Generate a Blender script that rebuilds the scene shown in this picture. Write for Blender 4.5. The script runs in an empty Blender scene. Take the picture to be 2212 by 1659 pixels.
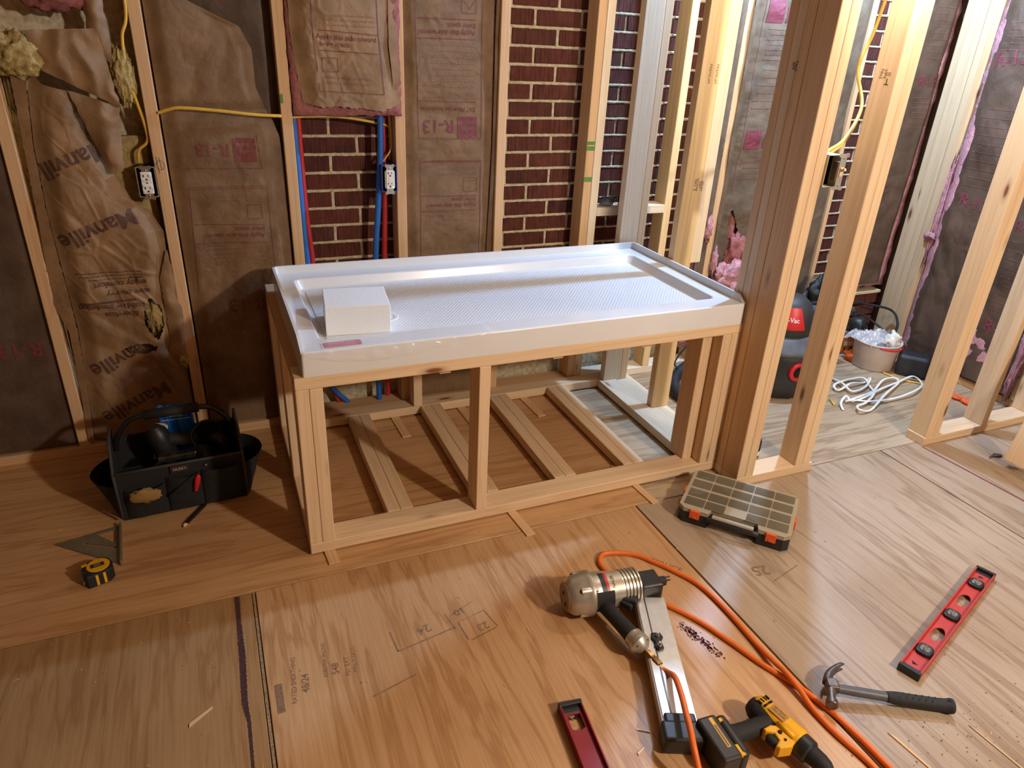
import bpy, bmesh, math, random
from mathutils import Vector, Matrix, Euler, noise as mnoise
rnd = random.Random(7)
scn = bpy.context.scene
COL = scn.collection

# ------------------------------------------------------------------ camera
cam_d = bpy.data.cameras.new('camera')
cam_d.sensor_fit = 'HORIZONTAL'; cam_d.sensor_width = 36.0
cam_d.lens = 1519.18 / 2212 * 36.0
cam_d.clip_start = 0.05
cam = bpy.data.objects.new('camera', cam_d); COL.objects.link(cam)
cam.location = (-0.1507, -1.8423, 1.4883)
cam.rotation_euler = Euler((1.1155, -0.0451, -0.3938), 'XYZ')
scn.camera = cam

# ------------------------------------------------------------------ world, lamps, exposure
world = bpy.data.worlds.new('world'); scn.world = world; world.use_nodes = True
bgn = world.node_tree.nodes['Background']
bgn.inputs[0].default_value = (1.0, 0.92, 0.84, 1); bgn.inputs[1].default_value = 0.10
def lamp(name, loc, watts, col, radius):
    l = bpy.data.lights.new(name, 'POINT'); l.energy = watts; l.color = col; l.shadow_soft_size = radius
    o = bpy.data.objects.new(name, l); COL.objects.link(o); o.location = loc; return o
# cool work bulb hanging under the ceiling of the far room
lamp('cool_bulb', (2.45, 0.47, 2.24), 205, (0.355, 0.60, 1.0), 0.035)
# warm ceiling light of the room behind and to the right of the photographer
lamp('warm_ceiling_light', (1.82, -2.65, 1.95), 215, (1.0, 0.90, 0.77), 0.07)
# small warm bulb hanging just in front of the doorway wall
lamp('doorway_bulb', (1.79, -0.24, 1.88), 24, (1.0, 0.93, 0.84), 0.04)
vs = scn.view_settings
vs.view_transform = 'Standard'; vs.look = 'None'; vs.gamma = 1.0; vs.use_curve_mapping = False
vs.exposure = 0.0
scn.cycles.use_denoising = True
scn.cycles.max_bounces = 6
scn.cycles.sample_clamp_indirect = 4.0

# ------------------------------------------------------------------ helpers
def lin(r, g, b):
    f = lambda c: (c/255/12.92) if c/255 <= 0.04045 else ((c/255+0.055)/1.055)**2.4
    return (f(r), f(g), f(b), 1.0)

def add_mesh(name, verts, faces, mat=None, parent=None, smooth=False, loc=None):
    me = bpy.data.meshes.new(name); me.from_pydata([tuple(v) for v in verts], [], faces); me.update()
    return add_obj(name, me, mat, parent, smooth, loc)

def add_obj(name, me, mat=None, parent=None, smooth=False, loc=None, rot=None):
    if mat is not None and not me.materials: me.materials.append(mat)
    if smooth:
        me.polygons.foreach_set('use_smooth', [True]*len(me.polygons)); me.update()
    o = bpy.data.objects.new(name, me); COL.objects.link(o)
    if parent is not None: o.parent = parent
    if loc is not None: o.location = loc
    if rot is not None: o.rotation_euler = rot
    return o

def tag(o, label=None, cat=None, group=None, kind=None):
    if label: o['label'] = label
    if cat: o['category'] = cat
    if group: o['group'] = group
    if kind: o['kind'] = kind
    return o

def thing(name, loc, label, cat, rot=(0, 0, 0), group=None):
    o = bpy.data.objects.new(name, None); COL.objects.link(o)
    o.location = loc; o.rotation_euler = rot; o.empty_display_size = 0.05
    return tag(o, label, cat, group)

def structure(name, loc=(0, 0, 0)):
    o = bpy.data.objects.new(name, None); COL.objects.link(o); o.location = loc
    o['kind'] = 'structure'; return o

def bm_mesh(name, bm):
    me = bpy.data.meshes.new(name); bm.normal_update(); bm.to_mesh(me); bm.free(); return me

def bm_box(bm, x0, x1, y0, y1, z0, z1, bev=0.0, seg=1):
    r = bmesh.ops.create_cube(bm, size=1.0)
    vs_ = r['verts']
    for v in vs_:
        v.co = Vector(((x0+x1)/2+v.co.x*(x1-x0), (y0+y1)/2+v.co.y*(y1-y0), (z0+z1)/2+v.co.z*(z1-z0)))
    if bev > 0:
        es = list({e for v in vs_ for e in v.link_edges})
        bmesh.ops.bevel(bm, geom=es, offset=bev, segments=seg, affect='EDGES', profile=0.5)
    return vs_

def box_mesh(name, dx, dy, dz, bev=0.0, seg=1):
    bm = bmesh.new(); bm_box(bm, -dx/2, dx/2, -dy/2, dy/2, -dz/2, dz/2, bev, seg); return bm_mesh(name, bm)

def box(name, x0, x1, y0, y1, z0, z1, mat, parent=None, bev=0.002, seg=1, rot=None, smooth=False):
    """Bevelled box given in the parent's frame, own origin at its centre."""
    me = box_mesh(name, x1-x0, y1-y0, z1-z0, bev, seg)
    return add_obj(name, me, mat, parent, smooth, ((x0+x1)/2, (y0+y1)/2, (z0+z1)/2), rot)

def catmull(pts, n=8, closed=False):
    P = [Vector(p) for p in pts]; out = []
    m = len(P)
    rng = range(m if closed else m-1)
    for i in rng:
        if closed: a, b, c, d = P[(i-1) % m], P[i], P[(i+1) % m], P[(i+2) % m]
        else: a, b, c, d = P[max(i-1, 0)], P[i], P[i+1], P[min(i+2, m-1)]
        for k in range(n):
            t = k/n
            out.append(0.5*((2*b)+(c-a)*t+(2*a-5*b+4*c-d)*t*t+(3*b-a-3*c+d)*t**3))
    if not closed: out.append(P[-1])
    return out

def tube_data(path, rad, sides=10, closed=False, cap=True, flat=None):
    """path: list of Vectors; rad: float or list. flat=(w,h): oval section with w in the horizontal plane."""
    V, F = [], []; n = len(path)
    up = Vector((0, 0, 1)); prev = None
    for i, p in enumerate(path):
        if closed: t = path[(i+1) % n]-path[i-1]
        else: t = path[min(i+1, n-1)]-path[max(i-1, 0)]
        t = t.normalized() if t.length > 1e-9 else Vector((1, 0, 0))
        if prev is None:
            s = t.cross(up)
            if s.length < 1e-3: s = t.cross(Vector((1, 0, 0)))
        else:
            s = prev-t*prev.dot(t)
            if s.length < 1e-6: s = t.cross(up)
        s.normalize(); u = s.cross(t).normalized(); prev = s
        if flat is not None:
            s2 = t.cross(up)
            if s2.length > 0.05: s = s2.normalized(); u = s.cross(t).normalized()
        r = rad[i] if isinstance(rad, (list, tuple)) else rad
        a, b = (r, r) if flat is None else flat
        for k in range(sides):
            w = 2*math.pi*k/sides
            V.append(p+s*(math.cos(w)*a)+u*(math.sin(w)*b))
    m = n if closed else n-1
    for i in range(m):
        j = (i+1) % n
        for k in range(sides):
            l = (k+1) % sides
            F.append((i*sides+k, i*sides+l, j*sides+l, j*sides+k))
    if cap and not closed:
        F.append(tuple(range(sides))[::-1]); F.append(tuple((n-1)*sides+k for k in range(sides)))
    return V, F

def tube(name, pts, rad, mat, parent=None, sides=10, n=8, closed=False, flat=None, smooth=True, raw=False):
    path = [Vector(p) for p in pts] if raw else catmull(pts, n, closed)
    if isinstance(rad, (list, tuple)) and len(rad) != len(path):
        m = len(rad); rr = []
        for i in range(len(path)):
            f = i/(len(path)-1)*(m-1); k = min(int(f), m-2); rr.append(rad[k]+(rad[k+1]-rad[k])*(f-k))
        rad = rr
    V, F = tube_data(path, rad, sides, closed, True, flat)
    return add_mesh(name, V, F, mat, parent, smooth)

def lathe_data(prof, seg=32, axis='z'):
    """prof: (radius, height) list from one end to the other; end radii of 0 close it."""
    V, F = [], []; n = len(prof)
    for (r, h) in prof:
        for k in range(seg):
            a = 2*math.pi*k/seg; c, s = math.cos(a)*r, math.sin(a)*r
            V.append((c, s, h) if axis == 'z' else ((h, c, s) if axis == 'x' else (s, h, c)))
    for i in range(n-1):
        for k in range(seg):
            l = (k+1) % seg
            F.append((i*seg+k, i*seg+l, (i+1)*seg+l, (i+1)*seg+k))
    F.append(tuple(range(seg))[::-1]); F.append(tuple((n-1)*seg+k for k in range(seg)))
    return V, F

def lathe(name, prof, mat, parent=None, seg=32, axis='z', loc=None, smooth=True, rot=None):
    V, F = lathe_data(prof, seg, axis)
    o = add_mesh(name, V, F, mat, parent, False, loc)
    if smooth:
        o.data.polygons.foreach_set('use_smooth', [len(p.vertices) == 4 for p in o.data.polygons])
    if rot is not None: o.rotation_euler = rot
    return o

def prism_mesh(name, outline, depth, bev=0.0, seg=2, holes=()):
    """2-D outline in local XY, extruded from z=0 to depth; optional holes (lists of points)."""
    bm = bmesh.new()
    def loop(pts):
        vs_ = [bm.verts.new((p[0], p[1], 0)) for p in pts]
        return [bm.edges.new((vs_[i], vs_[(i+1) % len(vs_)])) for i in range(len(vs_))], vs_
    if holes:
        es = loop(outline)[0]
        for h in holes: es += loop(h)[0]
        bmesh.ops.triangle_fill(bm, use_beauty=True, use_dissolve=True, edges=es)
    else:
        vs_ = [bm.verts.new((p[0], p[1], 0)) for p in outline]
        bm.faces.new(vs_)
    bmesh.ops.recalc_face_normals(bm, faces=bm.faces[:])
    for f in bm.faces:
        if f.normal.z > 0: f.normal_flip()
    bot = bm.faces[:]
    r = bmesh.ops.extrude_face_region(bm, geom=bot, use_keep_orig=True)
    top = [e for e in r['geom'] if isinstance(e, bmesh.types.BMVert)]
    bmesh.ops.translate(bm, vec=(0, 0, depth), verts=top)
    bmesh.ops.recalc_face_normals(bm, faces=bm.faces[:])
    if bev > 0:
        es = [e for e in bm.edges if len(e.link_faces) == 2 and e.calc_face_angle(0) > 0.7 and abs(e.verts[0].co.z-e.verts[1].co.z) < 1e-6]
        bmesh.ops.bevel(bm, geom=es, offset=bev, segments=seg, affect='EDGES', profile=0.5, clamp_overlap=True)
    return bm_mesh(name, bm)

def prism(name, outline, depth, mat, parent=None, loc=None, rot=None, bev=0.0, seg=2, holes=(), smooth=False):
    return add_obj(name, prism_mesh(name, outline, depth, bev, seg, holes), mat, parent, smooth, loc, rot)

def rrect(w, h, r, n=4, cx=0, cy=0):
    out = []
    for (sx, sy, a0) in ((1, 1, 0), (-1, 1, 90), (-1, -1, 180), (1, -1, 270)):
        for k in range(n+1):
            a = math.radians(a0+90*k/n)
            out.append((cx+sx*(w/2-r)+math.cos(a)*r, cy+sy*(h/2-r)+math.sin(a)*r))
    return out

def ellipse(a, b, n=20, cx=0, cy=0, rot=0.0):
    c, s = math.cos(rot), math.sin(rot)
    return [(cx+math.cos(2*math.pi*k/n)*a*c-math.sin(2*math.pi*k/n)*b*s, cy+math.cos(2*math.pi*k/n)*a*s+math.sin(2*math.pi*k/n)*b*c) for k in range(n)]

_font_cache = {}
def text_tris(s, size):
    """Flat glyph mesh of a string: (verts2d, faces, width)."""
    key = (s, round(size, 5))
    if key not in _font_cache:
        cu = bpy.data.curves.new('glyphs', 'FONT'); cu.body = s; cu.size = size; cu.resolution_u = 3; cu.offset = size*0.018 if size > 0.02 else 0.0
        o = bpy.data.objects.new('glyphs', cu); COL.objects.link(o)
        dg = bpy.context.evaluated_depsgraph_get(); dg.update()
        me = bpy.data.meshes.new_from_object(o.evaluated_get(dg))
        bm = bmesh.new(); bm.from_mesh(me)
        bmesh.ops.triangulate(bm, faces=bm.faces[:])
        big = [e for e in bm.edges if e.calc_length() > size*0.3]
        if big: bmesh.ops.subdivide_edges(bm, edges=big, cuts=1); bmesh.ops.triangulate(bm, faces=bm.faces[:])
        bm.verts.index_update()
        V = [(v.co.x, v.co.y) for v in bm.verts]; F = [tuple(v.index for v in f.verts) for f in bm.faces]
        bm.free(); bpy.data.objects.remove(o); bpy.data.curves.remove(cu); bpy.data.meshes.remove(me)
        w = max([v[0] for v in V] or [0])
        _font_cache[key] = (V, F, w)
    return _font_cache[key]

def print_on(name, items, surf, mat, parent):
    """items: ('text', string, u, v, size, angle_deg, align) / ('line', u0,v0,u1,v1,w) / ('rect', u0,v0,u1,v1) / ('frame', ...); surf(u,v)->point.
    Thin ink skin following the surface: every large word or block its own part, small print and rules joined."""
    small, last = [], None
    for it in items:
        if (it[0] == 'text' and it[4] >= 0.0225) or it[0] == 'rect': last = ink_skin(name, [it], surf, mat, parent)
        else: small.append(it)
    if small:
        last = ink_skin(name, small, surf, mat, parent)
        if len(small) > 1 or small[0][0] == 'text': last['kind'] = 'stuff'
    return last

def ink_skin(name, items, surf, mat, parent):
    V, F = [], []
    def strip(u0, v0, u1, v1, w):
        L = math.hypot(u1-u0, v1-v0); n = max(1, int(L/0.012)); nx, ny = -(v1-v0)/L*w/2, (u1-u0)/L*w/2
        b = len(V)
        for i in range(n+1):
            t = i/n; u, v = u0+(u1-u0)*t, v0+(v1-v0)*t
            V.append(surf(u+nx, v+ny)); V.append(surf(u-nx, v-ny))
        for i in range(n): F.append((b+2*i, b+2*i+1, b+2*i+3, b+2*i+2))
    for it in items:
        if it[0] == 'text':
            _, s, u, v, size, ang, al = it
            tv, tf, w = text_tris(s, size); c, s_ = math.cos(math.radians(ang)), math.sin(math.radians(ang))
            off = 0 if al == 'l' else (w/2 if al == 'c' else w); b = len(V)
            for (x, y) in tv:
                x -= off; V.append(surf(u+x*c-y*s_, v+x*s_+y*c))
            F += [tuple(i+b for i in f) for f in tf]
        elif it[0] == 'line': strip(*it[1:])
        elif it[0] == 'frame':
            _, u0, v0, u1, v1, w = it
            strip(u0, v0, u1, v0, w); strip(u1, v0, u1, v1, w); strip(u1, v1, u0, v1, w); strip(u0, v1, u0, v0, w)
        elif it[0] == 'rect':
            _, u0, v0, u1, v1 = it; b = len(V); nu = max(1, int(abs(u1-u0)/0.01)); nv = max(1, int(abs(v1-v0)/0.01))
            for j in range(nv+1):
                for i in range(nu+1): V.append(surf(u0+(u1-u0)*i/nu, v0+(v1-v0)*j/nv))
            for j in range(nv):
                for i in range(nu):
                    a = b+j*(nu+1)+i; F.append((a, a+1, a+nu+2, a+nu+1))
    return add_mesh(name, V, F, mat, parent)

# ------------------------------------------------------------------ materials
def new_mat(name, base=(0.5, 0.5, 0.5, 1), rough=0.5, metal=0.0, spec=0.5):
    m = bpy.data.materials.new(name); m.use_nodes = True
    b = m.node_tree.nodes['Principled BSDF']
    b.inputs['Base Color'].default_value = base; b.inputs['Roughness'].default_value = rough
    b.inputs['Metallic'].default_value = metal; b.inputs['Specular IOR Level'].default_value = spec
    return m, m.node_tree, b

def nd(nt, typ, **kw):
    n = nt.nodes.new(typ)
    for k, v in kw.items():
        if k.startswith('in_'): n.inputs[int(k[3:])].default_value = v
        else: setattr(n, k, v)
    return n

def ramp(nt, src, stops):
    r = nt.nodes.new('ShaderNodeValToRGB'); e = r.color_ramp.elements
    e[0].position, e[0].color = stops[0]; e[1].position, e[1].color = stops[-1]
    for p, c in stops[1:-1]:
        x = e.new(p); x.color = c
    nt.links.new(src, r.inputs[0]); return r

def mixc(nt, mode, fac, a, b):
    m = nt.nodes.new('ShaderNodeMix'); m.data_type = 'RGBA'; m.blend_type = mode
    for sock, v in ((m.inputs[0], fac), (m.inputs[6], a), (m.inputs[7], b)):
        if hasattr(v, 'default_value') or hasattr(v, 'is_linked'): nt.links.new(v, sock)
        else: sock.default_value = v
    return m.outputs[2]

def coords(nt, scale=(1, 1, 1), jitter=True, rot=(0, 0, 0)):
    tc = nt.nodes.new('ShaderNodeTexCoord'); mp = nt.nodes.new('ShaderNodeMapping')
    mp.inputs['Scale'].default_value = scale; mp.inputs['Rotation'].default_value = rot
    nt.links.new(tc.outputs['Object'], mp.inputs['Vector'])
    if jitter:
        oi = nt.nodes.new('ShaderNodeObjectInfo'); mu = nt.nodes.new('ShaderNodeMath'); mu.operation = 'MULTIPLY'; mu.inputs[1].default_value = 37.0
        nt.links.new(oi.outputs['Random'], mu.inputs[0]); cb = nt.nodes.new('ShaderNodeCombineXYZ')
        for k in range(3): nt.links.new(mu.outputs[0], cb.inputs[k])
        nt.links.new(cb.outputs[0], mp.inputs['Location'])
    return mp.outputs[0]

def bump(nt, b, src, dist, strength=1.0):
    n = nt.nodes.new('ShaderNodeBump'); n.inputs['Distance'].default_value = dist; n.inputs['Strength'].default_value = strength
    nt.links.new(src, n.inputs['Height']); nt.links.new(n.outputs[0], b.inputs['Normal']); return n

def plain(name, rgb, rough=0.5, metal=0.0, var=0.12, scale=30.0, spec=0.5, bmp=0.0, coat=0.0):
    """Colour with a faint mottled wear and optional fine relief."""
    m, nt, b = new_mat(name, lin(*rgb), rough, metal, spec)
    c = coords(nt)
    n = nd(nt, 'ShaderNodeTexNoise'); n.inputs['Scale'].default_value = scale; n.inputs['Detail'].default_value = 4
    nt.links.new(c, n.inputs['Vector'])
    base = lin(*rgb)
    d = tuple(x*(1-var) for x in base[:3])+(1,); l = tuple(min(1, x*(1+var)) for x in base[:3])+(1,)
    r = ramp(nt, n.outputs[0], [(0.3, d), (0.7, l)])
    nt.links.new(r.outputs[0], b.inputs['Base Color'])
    if bmp: bump(nt, b, n.outputs[0], bmp)
    if coat: b.inputs['Coat Weight'].default_value = coat
    return m

_pine = {}
def pine(axis, tone='new'):
    key = (axis, tone)
    if key in _pine: return _pine[key]
    light, dark, knot = {
        'new': ((232, 202, 164), (214, 176, 132), (132, 84, 50)),
        'pale': ((234, 216, 188), (218, 194, 160), (138, 94, 62)),
        'old': ((220, 180, 134), (200, 152, 102), (110, 66, 38)),
        'yellow': ((236, 204, 152), (214, 170, 112), (122, 74, 42)),
        'grey': ((212, 182, 142), (190, 154, 112), (104, 74, 52))}[tone]
    m, nt, b = new_mat('pine_%s_%s' % (tone, axis), lin(*light), 0.58, 0, 0.3)
    k = 'xyz'.index(axis)
    s1 = [16, 16, 16]; s1[k] = 0.55
    s2 = [150, 150, 150]; s2[k] = 2.2
    s3 = [9, 9, 9]; s3[k] = 2.6
    n1 = nd(nt, 'ShaderNodeTexNoise'); n1.inputs['Scale'].default_value = 1.6; n1.inputs['Detail'].default_value = 3; n1.inputs['Distortion'].default_value = 0.9
    nt.links.new(coords(nt, s1), n1.inputs['Vector'])
    # growth rings as a sine of the smooth field
    mu = nd(nt, 'ShaderNodeMath', operation='MULTIPLY', in_1=26.0); nt.links.new(n1.outputs[0], mu.inputs[0])
    si = nd(nt, 'ShaderNodeMath', operation='SINE'); nt.links.new(mu.outputs[0], si.inputs[0])
    r1 = ramp(nt, si.outputs[0], [(0.0, (0, 0, 0, 1)), (0.62, (0.2, 0.2, 0.2, 1)), (1.0, (0.45, 0.45, 0.45, 1))])
    n2 = nd(nt, 'ShaderNodeTexNoise'); n2.inputs['Scale'].default_value = 1.0; n2.inputs['Detail'].default_value = 2
    nt.links.new(coords(nt, s2), n2.inputs['Vector'])
    col = mixc(nt, 'MIX', r1.outputs[0], lin(*light), lin(*dark))
    r2 = ramp(nt, n2.outputs[0], [(0.3, (0.90, 0.88, 0.86, 1)), (0.65, (1, 1, 1, 1))])
    col = mixc(nt, 'MULTIPLY', 0.55, col, r2.outputs[0])
    vo = nd(nt, 'ShaderNodeTexVoronoi'); vo.inputs['Scale'].default_value = 1.0; vo.inputs['Randomness'].default_value = 1.0
    nt.links.new(coords(nt, s3), vo.inputs['Vector'])
    r3 = ramp(nt, vo.outputs['Distance'], [(0.05, (1, 1, 1, 1)), (0.085, (0.35, 0.35, 0.35, 1)), (0.15, (0, 0, 0, 1))])
    col = mixc(nt, 'MIX', r3.outputs[0], col, lin(*knot))
    oi = nd(nt, 'ShaderNodeObjectInfo')
    r4 = ramp(nt, oi.outputs['Random'], [(0.0, (0.92, 0.90, 0.88, 1)), (1.0, (1.0, 1.0, 1.0, 1))])
    col = mixc(nt, 'MULTIPLY', 1.0, col, r4.outputs[0])
    nt.links.new(col, b.inputs['Base Color'])
    bump(nt, b, n2.outputs[0], 0.0006, 0.6)
    _pine[key] = m
    return m

def lumber(name, x0, x1, y0, y1, z0, z1, tone='new', parent=None, rot=None, bev=0.003):
    d = (x1-x0, y1-y0, z1-z0); ax = 'xyz'[d.index(max(d))]
    return box(name, x0, x1, y0, y1, z0, z1, pine(ax, tone), parent, bev, 2, rot)

def plywood_mat(name, axis, light, dark, seed=0.0, wave=7.0):
    m, nt, b = new_mat(name, lin(*light), 0.5, 0, 0.5)
    k = 'xyz'.index(axis)
    s1 = [6.5, 6.5, 6.5]; s1[k] = 0.55
    s2 = [140, 140, 140]; s2[k] = 5
    n1 = nd(nt, 'ShaderNodeTexNoise'); n1.inputs['Scale'].default_value = 1.0; n1.inputs['Detail'].default_value = 5; n1.inputs['Roughness'].default_value = 0.6; n1.inputs['Distortion'].default_value = 0.5
    nt.links.new(coords(nt, s1), n1.inputs['Vector'])
    mu = nd(nt, 'ShaderNodeMath', operation='MULTIPLY', in_1=wave*6.3); nt.links.new(n1.outputs[0], mu.inputs[0])
    si = nd(nt, 'ShaderNodeMath', operation='SINE'); nt.links.new(mu.outputs[0], si.inputs[0])
    r1 = ramp(nt, si.outputs[0], [(0.05, (0, 0, 0, 1)), (0.6, (0.22, 0.22, 0.22, 1)), (1.0, (0.65, 0.65, 0.65, 1))])
    n2 = nd(nt, 'ShaderNodeTexNoise'); n2.inputs['Scale'].default_value = 1.0; n2.inputs['Detail'].default_value = 3
    nt.links.new(coords(nt, s2), n2.inputs['Vector'])
    n3 = nd(nt, 'ShaderNodeTexNoise'); n3.inputs['Scale'].default_value = 2.2; n3.inputs['Detail'].default_value = 5
    nt.links.new(coords(nt), n3.inputs['Vector'])
    col = mixc(nt, 'MIX', r1.outputs[0], lin(*light), lin(*dark))
    r2 = ramp(nt, n2.outputs[0], [(0.32, (0.86, 0.83, 0.80, 1)), (0.6, (1, 1, 1, 1))])
    col = mixc(nt, 'MULTIPLY', 0.85, col, r2.outputs[0])
    r3 = ramp(nt, n3.outputs[0], [(0.35, (0.80, 0.74, 0.68, 1)), (0.62, (1, 1, 1, 1))])
    col = mixc(nt, 'MULTIPLY', 0.7, col, r3.outputs[0])
    s4 = [3.2, 3.2, 3.2]; s4[k] = 1.5
    vo = nd(nt, 'ShaderNodeTexVoronoi'); vo.inputs['Scale'].default_value = 1.0
    nt.links.new(coords(nt, s4), vo.inputs['Vector'])
    k_ = lambda v: (v, v, v, 1)
    r5 = ramp(nt, vo.outputs['Distance'], [(0.0, k_(0.8)), (0.03, k_(0.55)), (0.042, k_(0.12)), (0.056, k_(0.42)), (0.070, k_(0.08)), (0.086, k_(0.26)), (0.105, k_(0.0))])
    col = mixc(nt, 'MIX', r5.outputs[0], col, lin(122, 78, 46))
    nt.links.new(col, b.inputs['Base Color'])
    rr = ramp(nt, n3.outputs[0], [(0.3, (0.33, 0.33, 0.33, 1)), (0.7, (0.46, 0.46, 0.46, 1))])
    nt.links.new(rr.outputs[0], b.inputs['Roughness'])
    bump(nt, b, n2.outputs[0], 0.0007, 0.5)
    return m

def kraft_mat(name, light, dark):
    m, nt, b = new_mat(name, lin(*light), 0.52, 0, 0.35)
    n1 = nd(nt, 'ShaderNodeTexNoise'); n1.inputs['Scale'].default_value = 9; n1.inputs['Detail'].default_value = 6; n1.inputs['Roughness'].default_value = 0.62
    nt.links.new(coords(nt), n1.inputs['Vector'])
    n2 = nd(nt, 'ShaderNodeTexNoise'); n2.inputs['Scale'].default_value = 1.0; n2.inputs['Detail'].default_value = 3
    nt.links.new(coords(nt, (420, 420, 30)), n2.inputs['Vector'])
    r1 = ramp(nt, n1.outputs[0], [(0.3, lin(*dark)), (0.68, lin(*light))])
    r2 = ramp(nt, n2.outputs[0], [(0.3, (0.88, 0.87, 0.86, 1)), (0.65, (1, 1, 1, 1))])
    col = mixc(nt, 'MULTIPLY', 0.8, r1.outputs[0], r2.outputs[0])
    nt.links.new(col, b.inputs['Base Color'])
    n3 = nd(nt, 'ShaderNodeTexNoise'); n3.inputs['Scale'].default_value = 26; n3.inputs['Detail'].default_value = 4; n3.inputs['Distortion'].default_value = 0.8
    nt.links.new(coords(nt), n3.inputs['Vector'])
    bump(nt, b, n3.outputs[0], 0.0035, 0.6)
    return m

def fibre_mat(name, light, dark):
    m, nt, b = new_mat(name, lin(*light), 0.9, 0, 0.1)
    n1 = nd(nt, 'ShaderNodeTexNoise'); n1.inputs['Scale'].default_value = 38; n1.inputs['Detail'].default_value = 7; n1.inputs['Roughness'].default_value = 0.7; n1.inputs['Distortion'].default_value = 1.2
    nt.links.new(coords(nt), n1.inputs['Vector'])
    r1 = ramp(nt, n1.outputs[0], [(0.28, lin(*dark)), (0.66, lin(*light))])
    nt.links.new(r1.outputs[0], b.inputs['Base Color'])
    bump(nt, b, n1.outputs[0], 0.012, 0.9)
    return m

M = {}
M['kraft'] = kraft_mat('kraft_paper', (160, 126, 90), (124, 94, 64))
M['kraft_dark'] = kraft_mat('kraft_paper_dark', (140, 109, 78), (106, 80, 54))
M['kraft_grey'] = kraft_mat('kraft_paper_greyed', (116, 98, 79), (86, 71, 55))
M['kraft_red'] = kraft_mat('kraft_paper_reddish', (100, 78, 62), (72, 55, 43))
M['pink'] = fibre_mat('pink_fibreglass', (222, 168, 170), (186, 116, 122))
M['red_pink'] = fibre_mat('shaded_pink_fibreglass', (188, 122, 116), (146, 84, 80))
M['yellow_fibre'] = fibre_mat('yellow_fibreglass', (214, 190, 128), (160, 130, 74))
M['ink_red'] = plain('red_ink', (116, 54, 46), 0.6, var=0.25, scale=60)
M['ink_magenta'] = plain('magenta_ink', (116, 48, 58), 0.6, var=0.25, scale=60)
M['ink_brown'] = plain('brown_ink', (86, 58, 46), 0.6, var=0.25, scale=60)
M['ink_fade'] = plain('faded_ink', (140, 96, 74), 0.65, var=0.2, scale=80)
M['ink_black'] = plain('black_stamp_ink', (62, 54, 48), 0.7, var=0.3, scale=90)
M['ink_mauve'] = plain('mauve_ink', (118, 74, 70), 0.65, var=0.25, scale=80)
M['white_acrylic'] = plain('white_acrylic', (225, 225, 225), 0.24, var=0.02, scale=8, spec=0.5)
M['foam'] = plain('white_foam', (240, 240, 238), 0.85, var=0.04, scale=220, bmp=0.0006)
M['black'] = plain('black_plastic', (34, 34, 35), 0.45, var=0.3, scale=40)
M['black_rubber'] = plain('black_rubber', (28, 28, 29), 0.7, var=0.25, scale=60)
M['steel'] = plain('bright_steel', (190, 188, 184), 0.3, 1.0, var=0.12, scale=70)
M['dark_steel'] = plain('dark_steel', (96, 92, 88), 0.4, 1.0, var=0.25, scale=60)
M['white_plastic'] = plain('white_plastic', (232, 228, 220), 0.35, var=0.04)
M['hole'] = plain('dark_hole', (14, 12, 11), 0.9, var=0.2)

# ================================================================== the setting
IN = 0.0254; T = 0.0381; W4 = 0.0889
ZF = -0.006                      # floor surface (frame stands on thin shims)
D = 0.87                         # front plane of the back wall's studs
B = 0.985                        # brick face
CEIL = 2.44

# ---- floor: plywood sheets, seams open by a few millimetres
floor = structure('floor')
ply_x = [plywood_mat('plywood_long_%d' % i, 'x', *c) for i, c in enumerate([((208, 164, 116), (180, 130, 82)), ((186, 166, 138), (140, 114, 86))])]
ply_y = [plywood_mat('plywood_cross_%d' % i, 'y', *c) for i, c in enumerate([((170, 132, 88), (148, 106, 64)), ((203, 160, 114), (172, 123, 77)), ((178, 157, 133), (142, 117, 93))])]
def sheet(x0, x1, y0, y1, mat):
    o = box('plywood_sheet', x0, x1, y0, y1, ZF-0.018, ZF, mat, floor, 0.0012)
    return o
g = 0.0018
SEAM = -0.105
sheet(-3.6, -1.22, SEAM+g, 1.1, ply_x[0]); sheet(-1.22+2*g, 1.215, SEAM+g, 1.1, ply_x[0]); sheet(1.215+2*g, 3.45, SEAM+g, 1.1, ply_x[1])
for x0, x1, mt in ((-3.6, -2.63, 0), (-2.63, -1.408, 0), (-1.408, -0.186, 0), (-0.178, 1.128, 1), (1.131, 2.338, 2), (2.341, 3.6, 2)):
    sheet(x0+g, x1-g, -2.54, SEAM-g, ply_y[mt]); sheet(x0+g, x1-g, -4.9, -2.545, ply_y[mt])
box('seam_filler', -0.1855, -0.1785, -2.54, SEAM-g, ZF-0.012, ZF-0.0012, plain('chipboard_edge', (150, 122, 84), 0.85, var=0.4, scale=160, bmp=0.002), floor, 0)
box('subfloor', -3.6, 3.6, -4.9, 1.1, ZF-0.05, ZF-0.019, plain('dark_subfloor', (60, 44, 30), 0.9), floor, 0)

# ---- ceiling and the two walls behind the photographer
ceil = structure('ceiling')
box('ceiling_board', -3.6, 3.6, -4.9, 1.1, CEIL+0.04, CEIL+0.06, plain('ceiling_board', (150, 118, 84), 0.8), ceil, 0)
wl = structure('wall_left'); box('wall_board', -3.66, -3.6, -4.9, 1.1, ZF, CEIL, plain('wall_board', (120, 88, 60), 0.85), wl, 0)
wf = structure('wall_front'); box('wall_board', -3.6, 3.6, -4.96, -4.9, ZF, CEIL, plain('wall_board_front', (120, 88, 60), 0.85), wf, 0)

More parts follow.
